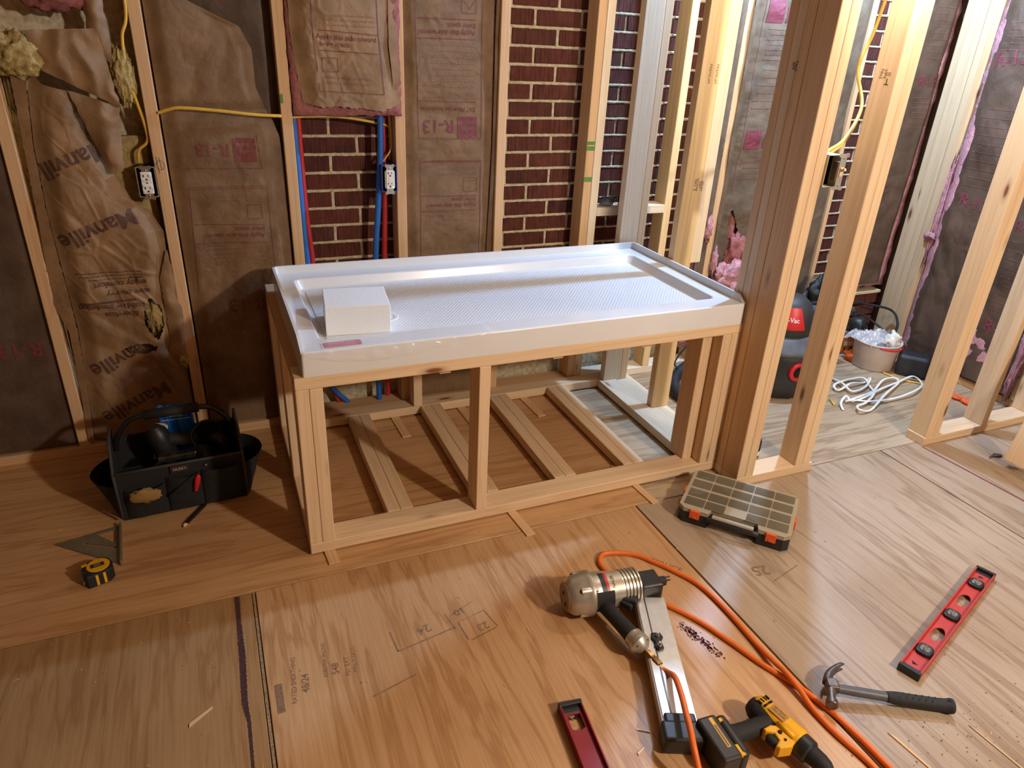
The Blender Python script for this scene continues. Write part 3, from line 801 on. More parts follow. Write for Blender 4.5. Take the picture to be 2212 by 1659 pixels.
# -- bay B-C : upper half batt hanging loose above bare brick
def batt_bc():
    o = tag_root('insulation_batt', 'torn-off kraft batt hanging above the water pipes, print upright')
    ul = interp([(1.24, 0.198), (1.40, 0.176), (1.49, 0.170), (1.6, 0.172), (2.4, 0.172)]); ur = interp([(1.22, 0.548), (1.256, 0.543), (1.39, 0.520), (1.52, 0.498), (1.6, 0.498), (2.4, 0.5)])
    h = paper_h(5.4, 0.004, 0.022, 0.008, ul, ur, 9, 8, 0.2, 0.06)
    vb = interp([(0.0, 1.262), (0.1, 1.250), (0.22, 1.244), (0.3, 1.250), (0.5, 1.243), (0.66, 1.240), (0.78, 1.232), (1.0, 1.258)])
    paper('kraft_paper', o, back, h, ul, ur, vb, fn(V1), M['kraft'], 0.006, jag=0.006, seed=3.0)
    fl = interp([(1.258, 0.498), (1.33, 0.520), (1.45, 0.508), (1.6, 0.512), (2.4, 0.512)])
    paper('paper_flange', o, back, lambda u, v: 0.012+0.01*mnoise.noise(Vector((v*6, 0, 2)))-0.15*(u-fl(v)), lambda v: fl(v)-0.006, lambda v: fl(v)+0.024+0.01*max(0, 1.35-v)/0.1, fn(1.256), fn(V1), M['kraft'])
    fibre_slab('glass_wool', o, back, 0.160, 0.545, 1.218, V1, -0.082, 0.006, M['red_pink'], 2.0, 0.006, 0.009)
    it = [('line', 0.247, 1.75, 0.240, 1.512, 0.0028), ('line', 0.240, 1.512, 0.250, 1.361, 0.0028), ('line', 0.460, 1.75, 0.466, 1.489, 0.0028), ('line', 0.466, 1.489, 0.480, 1.291, 0.0028),
          ('line', 0.254, 1.298, 0.480, 1.290, 0.0028), ('line', 0.254, 1.298, 0.252, 1.325, 0.0028), ('line', 0.261, 1.489, 0.466, 1.480, 0.0028), ('line', 0.261, 1.427, 0.469, 1.421, 0.0028),
          ('text', 'Apply this side toward', 0.252, 1.463, 0.0226, -1.5, 'l'), ('text', 'living space.', 0.262, 1.441, 0.0226, -1, 'l'),
          ('frame', 0.268, 1.404, 0.320, 1.361, 0.0026)]
    ink(o, 'printed_lettering', it, back, h, M['ink_red'])
    ink(o, 'fine_print', [('text', 'ASSURED THERMAL PERFORMANCE', 0.272, 1.340, 0.0105, -2, 'l'), ('text', 'COMPLETE LABEL ON PACKAGE', 0.270, 1.322, 0.0105, -2, 'l'), ('line', 0.276, 1.368, 0.312, 1.368, 0.003), ('line', 0.278, 1.376, 0.295, 1.396, 0.0018), ('line', 0.295, 1.396, 0.312, 1.376, 0.0018)]+faint(0.27, 0.455, 1.505, 1.535, 3, 8)+[('text', '12 04 95 V1 C2', 0.31, 1.262, 0.015, -1, 'l')], back, h, M['ink_fade'])
batt_bc()

# -- bay A-B : older batt behind, front batt with a rounded shoulder
def batt_ab():
    o = tag_root('insulation_batt', 'shade-darkened kraft batt seen above the yellow cable, behind the rounded paper shoulder')
    ul, ur = fn(-0.262), fn(0.117); h = paper_h(8.2, -0.066, 0.012, 0.004, ul, ur, 7, 7)
    paper('kraft_paper', o, back, h, ul, ur, fn(1.02), fn(V1), M['kraft_red'], 0.01)  # darker paper colour stands in for the shade of the recess
    fibre_slab('glass_wool', o, back, -0.262, 0.115, 1.03, V1, -W4+0.002, -0.075, M['yellow_fibre'], 3.0, 0.003, 0.03)
    o = tag_root('insulation_batt', 'kraft batt with upside-down print and rounded shoulder, behind the shower pan corner')
    ul = fn(-0.262); ur = interp([(0.04, 0.112), (0.66, 0.112), (1.05, 0.114), (1.145, 0.108), (1.20, 0.090), (1.24, 0.068), (1.305, 0.046), (1.42, 0.046), (1.488, 0.015), (1.514, -0.048), (1.554, -0.132), (1.60, -0.22), (1.66, -0.25), (2.4, -0.25)])
    h = paper_h(11.3, -0.026, 0.020, 0.0065, ul, ur, 6.5, 9, -0.35, 0.05)
    def h2(u, v):
        k = h(u, v); c = abs(v-1.228); return k-0.010*max(0, 1-c/0.03)
    paper('kraft_paper', o, back, h2, ul, ur, fn(0.04), fn(1.70), M['kraft_dark'])
    fibre_slab('glass_wool', o, back, -0.262, 0.112, 0.045, 1.15, -W4+0.002, -0.04, M['pink'], 4.0, 0.003, 0.03)
    it = [('line', -0.205, 1.042, 0.037, 1.037, 0.0026), ('line', 0.037, 1.037, 0.030, 1.15, 0.0022), ('frame', -0.210, 0.977, 0.048, 0.970, 0.0022),
          ('line', -0.208, 0.848, 0.027, 0.839, 0.0026), ('line', -0.221, 0.780, 0.028, 0.774, 0.0026), ('line', -0.210, 0.977, -0.230, 0.60, 0.0022), ('line', 0.048, 0.970, 0.045, 0.60, 0.0022),
          ('text', 'Apply this side toward', 0.024, 0.808, 0.0226, 179, 'l'), ('text', 'living space.', 0.026, 0.831, 0.0226, 179, 'l'), ('frame', -0.029, 0.911, 0.021, 0.861, 0.0022)]
    ink(o, 'printed_lettering', it, back, h2, M['ink_red'])
    ink(o, 'printed_rating', [('rect', -0.050, 1.060, 0.024, 1.140), ('text', 'R-13', -0.06, 1.120, 0.060, 179, 'l')], back, h2, M['ink_red'])
    ink(o, 'printed_emblem_lettering', [('text', 'OWENS', 0.018, 1.102, 0.0150, 180, 'l'), ('text', 'CORNING', 0.022, 1.124, 0.0150, 180, 'l')], back, h2, M['kraft'], 0.0024)
    ink(o, 'fine_print', [('text', '12 04 95 V1 C2', -0.005, 1.020, 0.016, 179, 'l'), ('text', 'COMPLETE LABEL ON PACKAGE', 0.001, 0.945, 0.0095, 179, 'l'), ('text', 'ASSURED THERMAL PERFORMANCE', 0.0, 0.929, 0.0095, 179, 'l'), ('text', '3\u00bd" Fiberglas Insulation', 0.024, 1.172, 0.020, 179, 'l')]+faint(-0.2, 0.02, 0.68, 0.76, 6, 12), back, h2, M['ink_fade'])
    ink(o, 'shadowed_rating', [('text', 'R-13', 0.0, 0.56, 0.07, 179, 'l')], back, h2, M['ink_red'])
batt_ab()

# -- bay 0-A : crumpled, torn batt with yellow wool showing
def batt_manville():
    o = tag_root('insulation_batt', 'crumpled torn paper batt with big diagonal brown lettering and yellow wool showing')
    ul = interp([(0.04, -0.672), (0.5, -0.640), (0.9, -0.648), (1.12, -0.640), (1.29, -0.620), (1.36, -0.600)])
    ur = interp([(0.04, -0.312), (0.32, -0.316), (0.39, -0.345), (0.53, -0.345), (0.67, -0.340), (0.76, -0.315), (0.83, -0.312), (0.89, -0.338), (0.945, -0.396), (1.03, -0.425), (1.14, -0.490), (1.27, -0.490), (1.36, -0.50)])
    h = paper_h(14.8, -0.024, 0.036, 0.012, ul, ur, 7, 7, 0.5, 0.06)
    def hole(u, v):
        j = 0.010*mnoise.noise(Vector((u*60, v*60, 3)))
        a = ((u+0.392)/0.030)**2+((v-0.515)/0.072)**2 < 1+j*30
        b = ((u+0.452)/0.052)**2+((v-0.405)/0.020)**2 < 1+j*40
        return a or b
    paper('kraft_paper', o, back, h, ul, ur, fn(0.05), interp([(0, 1.345), (0.3, 1.30), (1, 1.275)]), M['kraft'], 0.0045, hole=hole)
    hb = lambda u, v: h(u, v)-0.02
    # left flange peeled away from its stud
    paper('paper_flange', o, back, lambda u, v: 0.006+0.014*mnoise.noise(Vector((v*5, 1, 0)))+0.12*(u+0.65), interp([(0.04, -0.690), (0.5, -0.665), (0.6, -0.692), (0.9, -0.676), (1.36, -0.652)]), lambda v: ul(v)+0.002, fn(0.05), fn(1.34), M['kraft'], 0.007, jag=0.006, seed=7)
    # inner sheet under the tears, lower half
    paper('inner_paper', o, back, paper_h(31.0, -0.055, 0.015, 0.008, fn(-0.67), fn(-0.31), 9, 9), fn(-0.67), fn(-0.312), fn(0.05), fn(0.48), M['kraft'], 0.009)
    # the strip of paper curling off at the right stud
    paper('torn_strip', o, back, lambda u, v: -0.006+0.03*math.sin((u+0.35)*50)*0.3+0.012*mnoise.noise(Vector((u*25, v*12, 8))), interp([(0.33, -0.372), (0.45, -0.352), (0.66, -0.352), (0.76, -0.318)]), interp([(0.33, -0.305), (0.43, -0.292), (0.55, -0.296), (0.76, -0.310)]), fn(0.335), fn(0.765), M['kraft'], 0.006, jag=0.010, seed=5)
    # hanging flaps at the top
    def flap(name, quad, seed, lift, wr=0.012):
        a, b, c, d = [Vector(p) for p in quad]; V, F = [], []; n = 26
        for j in range(n+1):
            for i in range(n+1):
                s, t = i/n, j/n; p = (a*(1-s)+b*s)*(1-t)+(d*(1-s)+c*s)*t
                hh = lift+0.020*math.sin(math.pi*s)*math.sin(math.pi*t)+wr*(1-abs(mnoise.noise(Vector((p.x*14, p.y*9, seed))))*2)
                p2 = p+Vector((mnoise.noise(Vector((p.y*40, seed, 1))), mnoise.noise(Vector((p.x*40, seed, 2)))))*0.006
                V.append(back(p2.x, p2.y, hh))
        for j in range(n):
            for i in range(n): k = j*(n+1)+i; F.append((k, k+1, k+n+2, k+n+1))
        return add_mesh(name, V, F, M['kraft'], o, True)
    flap('paper_flap', [(-0.565, 1.340), (-0.372, 1.236), (-0.398, 1.462), (-0.590, 1.450)], 3.0, 0.012)
    flap('paper_flap', [(-0.440, 1.030), (-0.398, 1.040), (-0.376, 1.240), (-0.512, 1.285)], 6.0, 0.000)
    flap('paper_flap', [(-0.43, 1.40), (-0.372, 1.36), (-0.368, 1.62), (-0.42, 1.60)], 9.0, -0.01)
    fibre_slab('glass_wool', o, back, -0.68, -0.322, 0.05, 1.14, -W4+0.002, -0.062, M['yellow_fibre'], 5.0, 0.006, 0.02)
    fibre_blob('wool_tuft', o, back, -0.625, 1.382, 0.004, 0.075, 0.062, 0.045, M['yellow_fibre'], 1.0, 0.30, 3.2, 60)
    fibre_blob('wool_tuft', o, back, -0.352, 1.325, -0.020, 0.034, 0.090, 0.030, M['yellow_fibre'], 4.0, 0.28, 4, 56)
    fibre_blob('wool_tuft', o, back, -0.388, 0.520, -0.040, 0.036, 0.070, 0.030, M['yellow_fibre'], 6.0, 0.45, 3, 30)
    fibre_blob('wool_tuft', o, back, -0.318, 0.345, -0.020, 0.024, 0.040, 0.030, M['yellow_fibre'], 8.0, 0.45, 3, 26)
    fibre_blob('wool_tuft', o, back, -0.675, 1.05, -0.05, 0.020, 0.30, 0.025, M['yellow_fibre'], 9.0, 0.4, 4, 30)
    fibre_blob('wool_tuft', o, back, -0.49, 1.575, -0.02, 0.12, 0.070, 0.04, M['red_pink'], 11.0, 0.35, 2.5, 36)
    big = [('text', 'Manville', -0.440, 1.137, 0.078, 200.5, 'l'), ('text', 'Manville', -0.398, 0.918, 0.078, 200.5, 'l'), ('text', 'Manville', -0.395, 0.262, 0.078, 203, 'l'), ('text', 'anville', -0.455, 0.430, 0.078, 203, 'l'),
           ('line', -0.438, 0.597, -0.615, 0.591, 0.0075)]
    ink(o, 'printed_name', big, back, h, M['ink_brown'], 0.002)
    ink(o, 'printed_slogan', [('text', 'enjoy comfort', -0.393, 0.668, 0.0290, 181, 'l'), ('text', 'save energy', -0.387, 0.634, 0.0290, 181, 'l'), ('text', 'building insulation', -0.412, 0.584, 0.0290, 179, 'l'), ('text', 'fiberglass', -0.437, 0.556, 0.0290, 179, 'l')], back, h, M['ink_brown'], 0.002)
    ink(o, 'fine_print', faint(-0.61, -0.40, 0.676, 0.70, 3, 15)+[('text', 'CAUTION', -0.40, 0.683, 0.010, 181, 'l')], back, h, M['ink_brown'], 0.002)
batt_manville()

# -- leftmost bay
def batt_left():
    o = tag_root('insulation_batt', 'dark reddish kraft batt in the bay at the left edge')
    ul, ur = fn(-1.088), fn(-0.728); h = paper_h(17.7, -0.020, 0.016, 0.006, ul, ur, 6, 8)
    paper('kraft_paper', o, back, h, ul, ur, fn(0.045), fn(V1), M['kraft_red'], 0.009)
    fibre_slab('glass_wool', o, back, -1.088, -0.732, 0.05, V1, -W4+0.002, -0.04, M['pink'], 6.0, 0.003, 0.03)
    ink(o, 'printed_rating', [('text', 'R-13', -0.76, 0.46, 0.07, 180, 'l')], back, h, M['ink_magenta'])
batt_left()

# -- far bays right of the shower
def batt_far():
    o = tag_root('insulation_batt', 'creased kraft batt with a tall tear and pink wool spilling out')
    ul, ur = fn(2.080), fn(2.498); h = paper_h(22.0, -0.012, 0.020, 0.010, ul, ur, 3.5, 13, 0.0, 0.05)
    def hole(u, v):
        if v > 0.80 or v < 0.30: return False
        c = 2.148+(0.80-v)*0.28; w = 0.006+max(0, 0.80-v)*0.20+0.01*mnoise.noise(Vector((v*30, 2, 2)))
        return c-w < u < c+w*1.25
    paper('kraft_paper', o, back, h, ul, ur, fn(0.34), fn(V1), M['kraft_grey'], 0.007, hole=hole, jag=0.02, seed=2)
    paper('paper_flange', o, back, lambda u, v: 0.006+0.008*mnoise.noise(Vector((v*8, u*20, 0))), lambda v: 2.072+0.008*mnoise.noise(Vector((v*5, 3, 0))), lambda v: 2.094+0.006*mnoise.noise(Vector((v*9, 3, 4))), fn(0.5), fn(V1), M['kraft_grey'], 0.008)
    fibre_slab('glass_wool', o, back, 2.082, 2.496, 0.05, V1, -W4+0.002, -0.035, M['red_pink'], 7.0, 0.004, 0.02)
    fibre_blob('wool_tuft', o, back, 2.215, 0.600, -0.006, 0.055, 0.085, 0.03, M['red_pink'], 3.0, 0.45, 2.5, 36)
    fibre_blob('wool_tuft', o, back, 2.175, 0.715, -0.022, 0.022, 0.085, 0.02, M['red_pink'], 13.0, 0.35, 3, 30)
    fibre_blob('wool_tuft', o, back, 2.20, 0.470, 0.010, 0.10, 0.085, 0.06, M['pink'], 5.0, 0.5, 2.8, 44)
    fibre_blob('wool_tuft', o, back, 2.09, 0.560, 0.0, 0.018, 0.07, 0.02, M['pink'], 8.0, 0.6, 3, 26)
    ink(o, 'printed_rating', [('rect', 2.150, 1.605, 2.240, 1.690), ('text', 'R-13', 2.25, 1.61, 0.085, -2, 'l'), ('rect', 2.142, 1.085, 2.232, 1.165), ('text', 'R-13', 2.245, 1.09, 0.085, -2, 'l')], back, h, M['ink_magenta'])
    ink(o, 'fine_print', faint(2.15, 2.40, 1.46, 1.58, 7, 21)+faint(2.15, 2.40, 1.26, 1.42, 6, 22)+faint(2.15, 2.4, 0.95, 1.05, 5, 23)+[('line', 2.135, 1.75, 2.128, 0.9, 0.0025)], back, h, M['ink_mauve'])
    # narrow piece between the end wall and the next stud
    o = tag_root('insulation_batt', 'narrow grey-brown folded kraft strip squeezed beside the stamped yellow stud')
    ul, ur = fn(1.985), fn(2.040); h = paper_h(25.0, -0.004, 0.012, 0.010, ul, ur, 9, 4)
    paper('kraft_paper', o, back, h, ul, ur, fn(0.35), fn(V1), M['kraft_grey'], 0.007, jag=0.01, seed=3)
    fibre_slab('glass_wool', o, back, 1.99, 2.038, 0.10, V1, -W4+0.002, -0.02, M['pink'], 8.0, 0.006, 0.02)
    fibre_blob('wool_tuft', o, back, 2.025, 0.72, 0.0, 0.02, 0.06, 0.02, M['pink'], 9.0, 0.6, 3, 26)
    # behind the switch box
    o = tag_root('insulation_batt', 'grey-brown kraft batt beside the narrow strip of bare brick, behind the switch')
    ul, ur = fn(2.54), interp([(0.4, 2.735), (1.1, 2.742), (1.25, 2.735), (2.4, 2.748)]); h = paper_h(27.0, -0.006, 0.018, 0.009, ul, ur, 5, 6)
    paper('kraft_paper', o, back, h, ul, ur, fn(0.06), fn(V1), M['kraft_grey'], 0.009)
    fibre_slab('glass_wool', o, back, 2.545, 2.74, 0.06, V1, -W4+0.002, -0.02, M['pink'], 9.0, 0.004, 0.03)
    # corner bay on the back wall
    o = tag_root('insulation_batt', 'kraft batt with upright magenta R-13 print in the corner left of the five-ply post')
    ul, ur = fn(3.072), interp([(0.0, 3.27), (0.6, 3.255), (1.2, 3.275), (2.4, 3.285)]); h = paper_h(29.0, 0.004, 0.020, 0.009, ul, ur, 4, 9)
    paper('kraft_paper', o, back, h, ul, ur, fn(0.36), fn(V1), M['kraft_red'], 0.008)
    fibre_slab('glass_wool', o, back, 3.08, 3.30, 0.34, V1, -0.07, 0.004, M['pink'], 10.0, 0.008, 0.018)
    ink(o, 'printed_rating', [('text', 'R-13', 3.135, 1.375, 0.068, 0, 'l')], back, h, M['ink_magenta'])
    ink(o, 'fine_print', faint(3.13, 3.25, 1.18, 1.32, 7, 31)+faint(3.13, 3.25, 1.50, 1.72, 9, 32), back, h, M['ink_mauve'])
batt_far()
def batt_right(u0, u1, seed, label, logo=None, v0=0.05):
    o = tag_root('insulation_batt', label)
    ul, ur = fn(u0), fn(u1); h = paper_h(seed, -0.004, 0.034, 0.015, ul, ur, 6, 6, 0.3, 0.06)
    paper('kraft_paper', o, right, h, ul, ur, fn(v0), fn(V1), M['kraft_red'], 0.0085)
    fibre_slab('glass_wool', o, right, u0-0.012, u1+0.006, v0, V1, -0.08, 0.006, M['pink'], seed, 0.009, 0.018)
    if logo:
        ink(o, 'printed_rating', [i for i in logo if i[0] == 'text'], right, h, M['ink_magenta'], 0.002)
        rest = [i for i in logo if i[0] != 'text']
        if rest: ink(o, 'fine_print', rest, right, h, M['ink_mauve'], 0.002)
    return o, h
o_, h_ = batt_right(-0.625, -0.350, 33.0, 'kraft batt on the right wall beside the five-ply post', [('text', 'R-13', -0.59, 1.475, 0.085, 8, 'l'), ('text', 'R-13', -0.56, 0.86, 0.08, -6, 'l')]+faint(-0.58, -0.40, 1.52, 1.66, 6, 41)+faint(-0.58, -0.4, 0.95, 1.3, 10, 42))
fibre_blob('wool_tuft', o_, right, -0.648, 0.80, 0.012, 0.012, 0.24, 0.012, M['pink'], 3.0, 0.7, 4, 30)
fibre_blob('wool_tuft', o_, right, -0.655, 0.67, 0.020, 0.030, 0.018, 0.016, M['pink'], 6.0, 0.7, 3, 24)
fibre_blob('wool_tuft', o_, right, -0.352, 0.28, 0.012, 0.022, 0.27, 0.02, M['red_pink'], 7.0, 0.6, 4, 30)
o_, h_ = batt_right(-0.292, -0.015, 36.0, 'kraft batt on the right wall seen between the doorway studs', [('text', 'R-13', -0.235, 0.31, 0.085, 4, 'l')]+faint(-0.27, -0.05, 0.42, 0.75, 9, 43)+[('text', 'R-19', -0.25, 0.80, 0.06, 4, 'l')])
fibre_blob('wool_tuft', o_, right, -0.018, 0.22, 0.01, 0.022, 0.17, 0.022, M['pink'], 8.0, 0.6, 4, 30)
batt_right(0.035, 0.405, 38.0, 'kraft batt on the right wall at the right edge of the picture')

# ================================================================== pipes, cables, outlets, switch
M['pex_blue'] = plain('blue_pipe', (44, 106, 190), 0.35, var=0.08)
M['pex_red'] = plain('red_pipe', (190, 48, 44), 0.35, var=0.08)
M['cable_yellow'] = plain('yellow_cable', (222, 176, 66), 0.45, var=0.08)
M['cable_white'] = plain('white_cable', (228, 224, 214), 0.45, var=0.05)
def pipe(name, pts, rad, mat, label, cat='pipe', group=None, **k):
    o = tube(name, pts, rad, mat, None, 14, 10, **k); return tag(o, label, cat, group)
pipe('water_pipe', [(0.1655, 0.925, 1.9), (0.1655, 0.925, 1.2), (0.172, 0.925, 0.66), (0.185, 0.93, 0.30), (0.215, 0.935, 0.14), (0.295, 0.935, 0.03)], 0.0111, M['pex_blue'], 'blue plastic water pipe hugging the left stud of the bare brick bay')
pipe('water_pipe', [(0.190, 0.945, 1.9), (0.183, 0.945, 1.0), (0.194, 0.945, 0.66), (0.20, 0.945, 0.30), (0.215, 0.945, 0.16), (0.262, 0.95, 0.03)], 0.0111, M['pex_red'], 'red plastic water pipe beside the left stud of the bare brick bay')
pipe('water_pipe', [(0.476, 0.905, 1.9), (0.474, 0.905, 1.2), (0.462, 0.902, 0.98), (0.452, 0.902, 0.86), (0.437, 0.91, 0.66), (0.43, 0.915, 0.3), (0.43, 0.92, 0.0)], 0.0118, M['pex_blue'], 'blue plastic water pipe running down beside the right outlet')
pipe('water_pipe', [(0.500, 0.948, 1.9), (0.497, 0.948, 1.2), (0.492, 0.948, 0.9), (0.482, 0.948, 0.66), (0.476, 0.948, 0.3), (0.476, 0.948, 0.0)], 0.0111, M['pex_red'], 'red plastic water pipe running down behind the right outlet')
FC = (0.0055, 0.0028)
def cable(name, pts, mat, label, r=0.0045, group=None, n=10): return pipe(name, pts, r, mat, label, 'cable', group)
cable('cable', [(-0.268, 0.868, 1.221), (-0.235, 0.862, 1.232), (-0.195, 0.856, 1.238), (-0.085, 0.852, 1.231), (0.03, 0.856, 1.219), (0.118, 0.868, 1.214)], M['cable_yellow'], 'yellow cable stretched across the paper batt between two studs', 0.0055)
cable('cable', [(0.158, 0.90, 1.207), (0.25, 0.905, 1.212), (0.36, 0.91, 1.205), (0.48, 0.93, 1.183), (0.515, 0.94, 1.172)], M['cable_yellow'], 'yellow cable crossing the bare brick just under the hanging batt', 0.005)
cable('cable', [(-0.316, 0.865, 1.95), (-0.309, 0.872, 1.545), (-0.334, 0.874, 1.44), (-0.338, 0.876, 1.33), (-0.325, 0.88, 1.25), (-0.314, 0.885, 1.18), (-0.315, 0.89, 1.13), (-0.345, 0.895, 1.10), (-0.352, 0.90, 1.06)], M['cable_yellow'], 'yellow cable running down the stud into the left outlet', 0.005)
cable('cable', [(0.512, 0.93, 1.9), (0.508, 0.925, 1.40), (0.513, 0.92, 1.22), (0.517, 0.92, 1.13), (0.510, 0.91, 1.09), (0.478, 0.90, 1.05)], M['cable_yellow'], 'thin yellow cable curving into the right outlet box', 0.0036)
cable('cable', [(0.517, 0.945, 1.9), (0.514, 0.94, 1.3), (0.516, 0.94, 1.12), (0.512, 0.935, 1.05)], M['cable_yellow'], 'thin yellow cable running straight down behind the right outlet', 0.0036)
cable('cable', [(2.185, 0.30, 1.95), (2.186, 0.30, 1.72), (2.176, 0.30, 1.63), (2.150, 0.29, 1.555), (2.104, 0.27, 1.490), (2.075, 0.24, 1.43), (2.02, 0.14, 1.33), (1.86, 0.03, 1.24), (1.72, -0.05, 1.215), (1.675, -0.075, 1.21)], M['cable_yellow'], 'bright yellow cable drooping toward the switch box', 0.006)
cable('cable', [(2.195, 0.31, 1.95), (2.196, 0.31, 1.72), (2.186, 0.31, 1.63), (2.160, 0.30, 1.56), (2.112, 0.28, 1.49), (2.085, 0.25, 1.43), (2.03, 0.15, 1.325), (1.87, 0.035, 1.235), (1.73, -0.05, 1.207), (1.68, -0.08, 1.20)], M['cable_yellow'], 'second yellow cable beside the one drooping to the switch box', 0.005)

def receptacle(name, cx, yf, z0, z1, label, box_rim, box_mat, gfci, tilt=0.0):
    """Outlet in an open box: cx centre, yf stud face, z0..z1 height of the box opening."""
    o = thing(name, (cx, yf, z0), label, 'outlet', (0, tilt, 0)); H = z1-z0; Wd = 0.0575
    # box: five boards
    t = 0.0025
    bm = bmesh.new()
    for (a, b_, c, d_, e, f) in ((-Wd/2, -Wd/2+t, -0.004, 0.075, 0, H), (Wd/2-t, Wd/2, -0.004, 0.075, 0, H), (-Wd/2, Wd/2, -0.004, 0.075, 0, t), (-Wd/2, Wd/2, -0.004, 0.075, H-t, H), (-Wd/2, Wd/2, 0.073, 0.075, 0, H)):
        bm_box(bm, a, b_, c, d_, e, f, 0.0006)
    add_obj('box', bm_mesh('box', bm), box_mat, o)
    prism('box_rim', rrect(Wd+0.002, H+0.002, 0.004, 3), 0.0016, box_rim, o, (0, -0.003, H/2), (math.radians(90), 0, 0), holes=[rrect(Wd-0.004, H-0.004, 0.003, 3)[::-1]])
    prism('box_shade_sheet', rrect(Wd-0.005, H-0.005, 0.003, 3), 0.001, M['hole'], o, (0, 0.03, H/2), (math.radians(90), 0, 0))  # near-black sheet standing in for the shade deep in the box
    zc = H/2-0.002
    # metal yoke with plaster ears
    prism('yoke', rrect(0.026, 0.108, 0.004, 3), 0.0014, M['steel'], o, (0.001, -0.006, zc), (math.radians(90), 0, 0))
    for s in (-1, 1):
        for e in (-1, 1):
            prism('plaster_ear', rrect(0.011, 0.012, 0.004, 3), 0.0014, M['steel'], o, (0.001+e*0.0125, -0.0062, zc+s*0.0500), (math.radians(90), 0, 0), holes=[ellipse(0.0022, 0.0022, 10)[::-1]])
        lathe('mounting_screw', [(0.0001, 0), (0.0034, 0), (0.0034, 0.0012), (0.002, 0.002), (0.0001, 0.0021)], M['steel'], o, 14, 'y', (0.001, -0.0075, zc+s*0.0415), rot=(0, 0, math.pi))
    y = -0.0075
    def slots(p, z, sc=1.0):
        for (x0, x1, za, zb) in ((-0.0088, -0.0064, -0.001, 0.0085), (-0.0124, -0.0088, 0.0028, 0.0052), (0.0055, 0.0076, 0.0, 0.0080)):
            box('slot', x0*sc, x1*sc, p-0.0004, p+0.0006, z+za*sc, z+zb*sc, M['hole'], o, 0)
        prism('ground_hole', ellipse(0.0031, 0.0031, 12), 0.0008, M['hole'], o, (0, p+0.0004, z-0.0078*sc), (math.radians(90), 0, 0))
    if not gfci:
        prism('body', rrect(0.034, 0.072, 0.003, 3), 0.006, M['white_plastic'], o, (0, y+0.004, zc), (math.radians(90), 0, 0), bev=0.0008, seg=1)
        for s in (-1, 1):
            d = [(math.cos(a)*0.0172, math.sin(a)*0.0172) for a in [2*math.pi*k/28 for k in range(28)]]
            d = [(x, max(-0.0138, min(0.0138, z))) for x, z in d]
            prism('socket_face', d, 0.004, M['white_plastic'], o, (0, y-0.001, zc+s*0.0195), (math.radians(90), 0, 0), bev=0.0008, seg=1)
            slots(y-0.0052, zc+s*0.0195)
        lathe('centre_screw', [(0.0001, 0), (0.0026, 0), (0.0026, 0.001), (0.0001, 0.0012)], M['dark_steel'], o, 12, 'y', (0, y-0.002, zc), rot=(0, 0, math.pi))
    else:
        prism('body', rrect(0.0375, 0.068, 0.007, 4), 0.006, M['white_plastic'], o, (0, y+0.003, zc), (math.radians(90), 0, 0), bev=0.0008, seg=1)
        prism('face_plate', rrect(0.0315, 0.0655, 0.004, 4), 0.006, M['white_plastic'], o, (0.0012, y-0.002, zc), (math.radians(90), 0, 0), bev=0.0008, seg=1)
        for s in (-1, 1): slots(y-0.0082, zc+s*0.0195+0.002, 0.85)
        for k in (-1, 1): prism('test_button', rrect(0.011, 0.006, 0.001, 2), 0.0012, M['white_plastic'], o, (0.001, y-0.0078, zc+k*0.0042), (math.radians(90), 0, 0), bev=0.0003, seg=1)
        m, nt, b = new_mat('green_indicator', (0.2, 0.9, 0.4, 1), 0.3); b.inputs['Emission Color'].default_value = (0.25, 1, 0.5, 1); b.inputs['Emission Strength'].default_value = 2.5
        box('indicator_light', 0.0085, 0.0125, y-0.0088, y-0.0078, zc-0.030, zc-0.0272, m, o, 0.0003)
    return o
M['grey_rim'] = plain('galvanised_rim', (176, 168, 156), 0.35, 0.6); M['black_box'] = plain('black_outlet_box', (24, 24, 28), 0.5)
M['blue_box'] = plain('blue_outlet_box', (40, 68, 140), 0.45)
receptacle('electrical_outlet', -0.3350, 0.8615, 0.954, 1.052, 'white duplex outlet in a black box on the paper-covered left bay', M['grey_rim'], M['black_box'], False)
receptacle('electrical_outlet', 0.4915, 0.8615, 0.945, 1.042, 'white outlet with a green light in a blue box beside the blue pipe', M['blue_box'], M['blue_box'], True)
# pencil mark on the stud beside the left outlet
mk = print_on('pencil_mark', [('line', -0.297, 1.083, -0.293, 1.028, 0.0016), ('line', -0.288, 1.080, -0.284, 1.042, 0.0016)]+[('line', -0.287+0.0125*math.cos(a), 1.055+0.0155*math.sin(a), -0.287+0.0125*math.cos(a+0.32), 1.055+0.0155*math.sin(a+0.32), 0.0013) for a in [0.314*k for k in range(20)]]+[('line', -0.306, 1.060, -0.298, 1.060, 0.0015)], lambda u, v: (u, D-0.0006, v), M['ink_black'], wb)
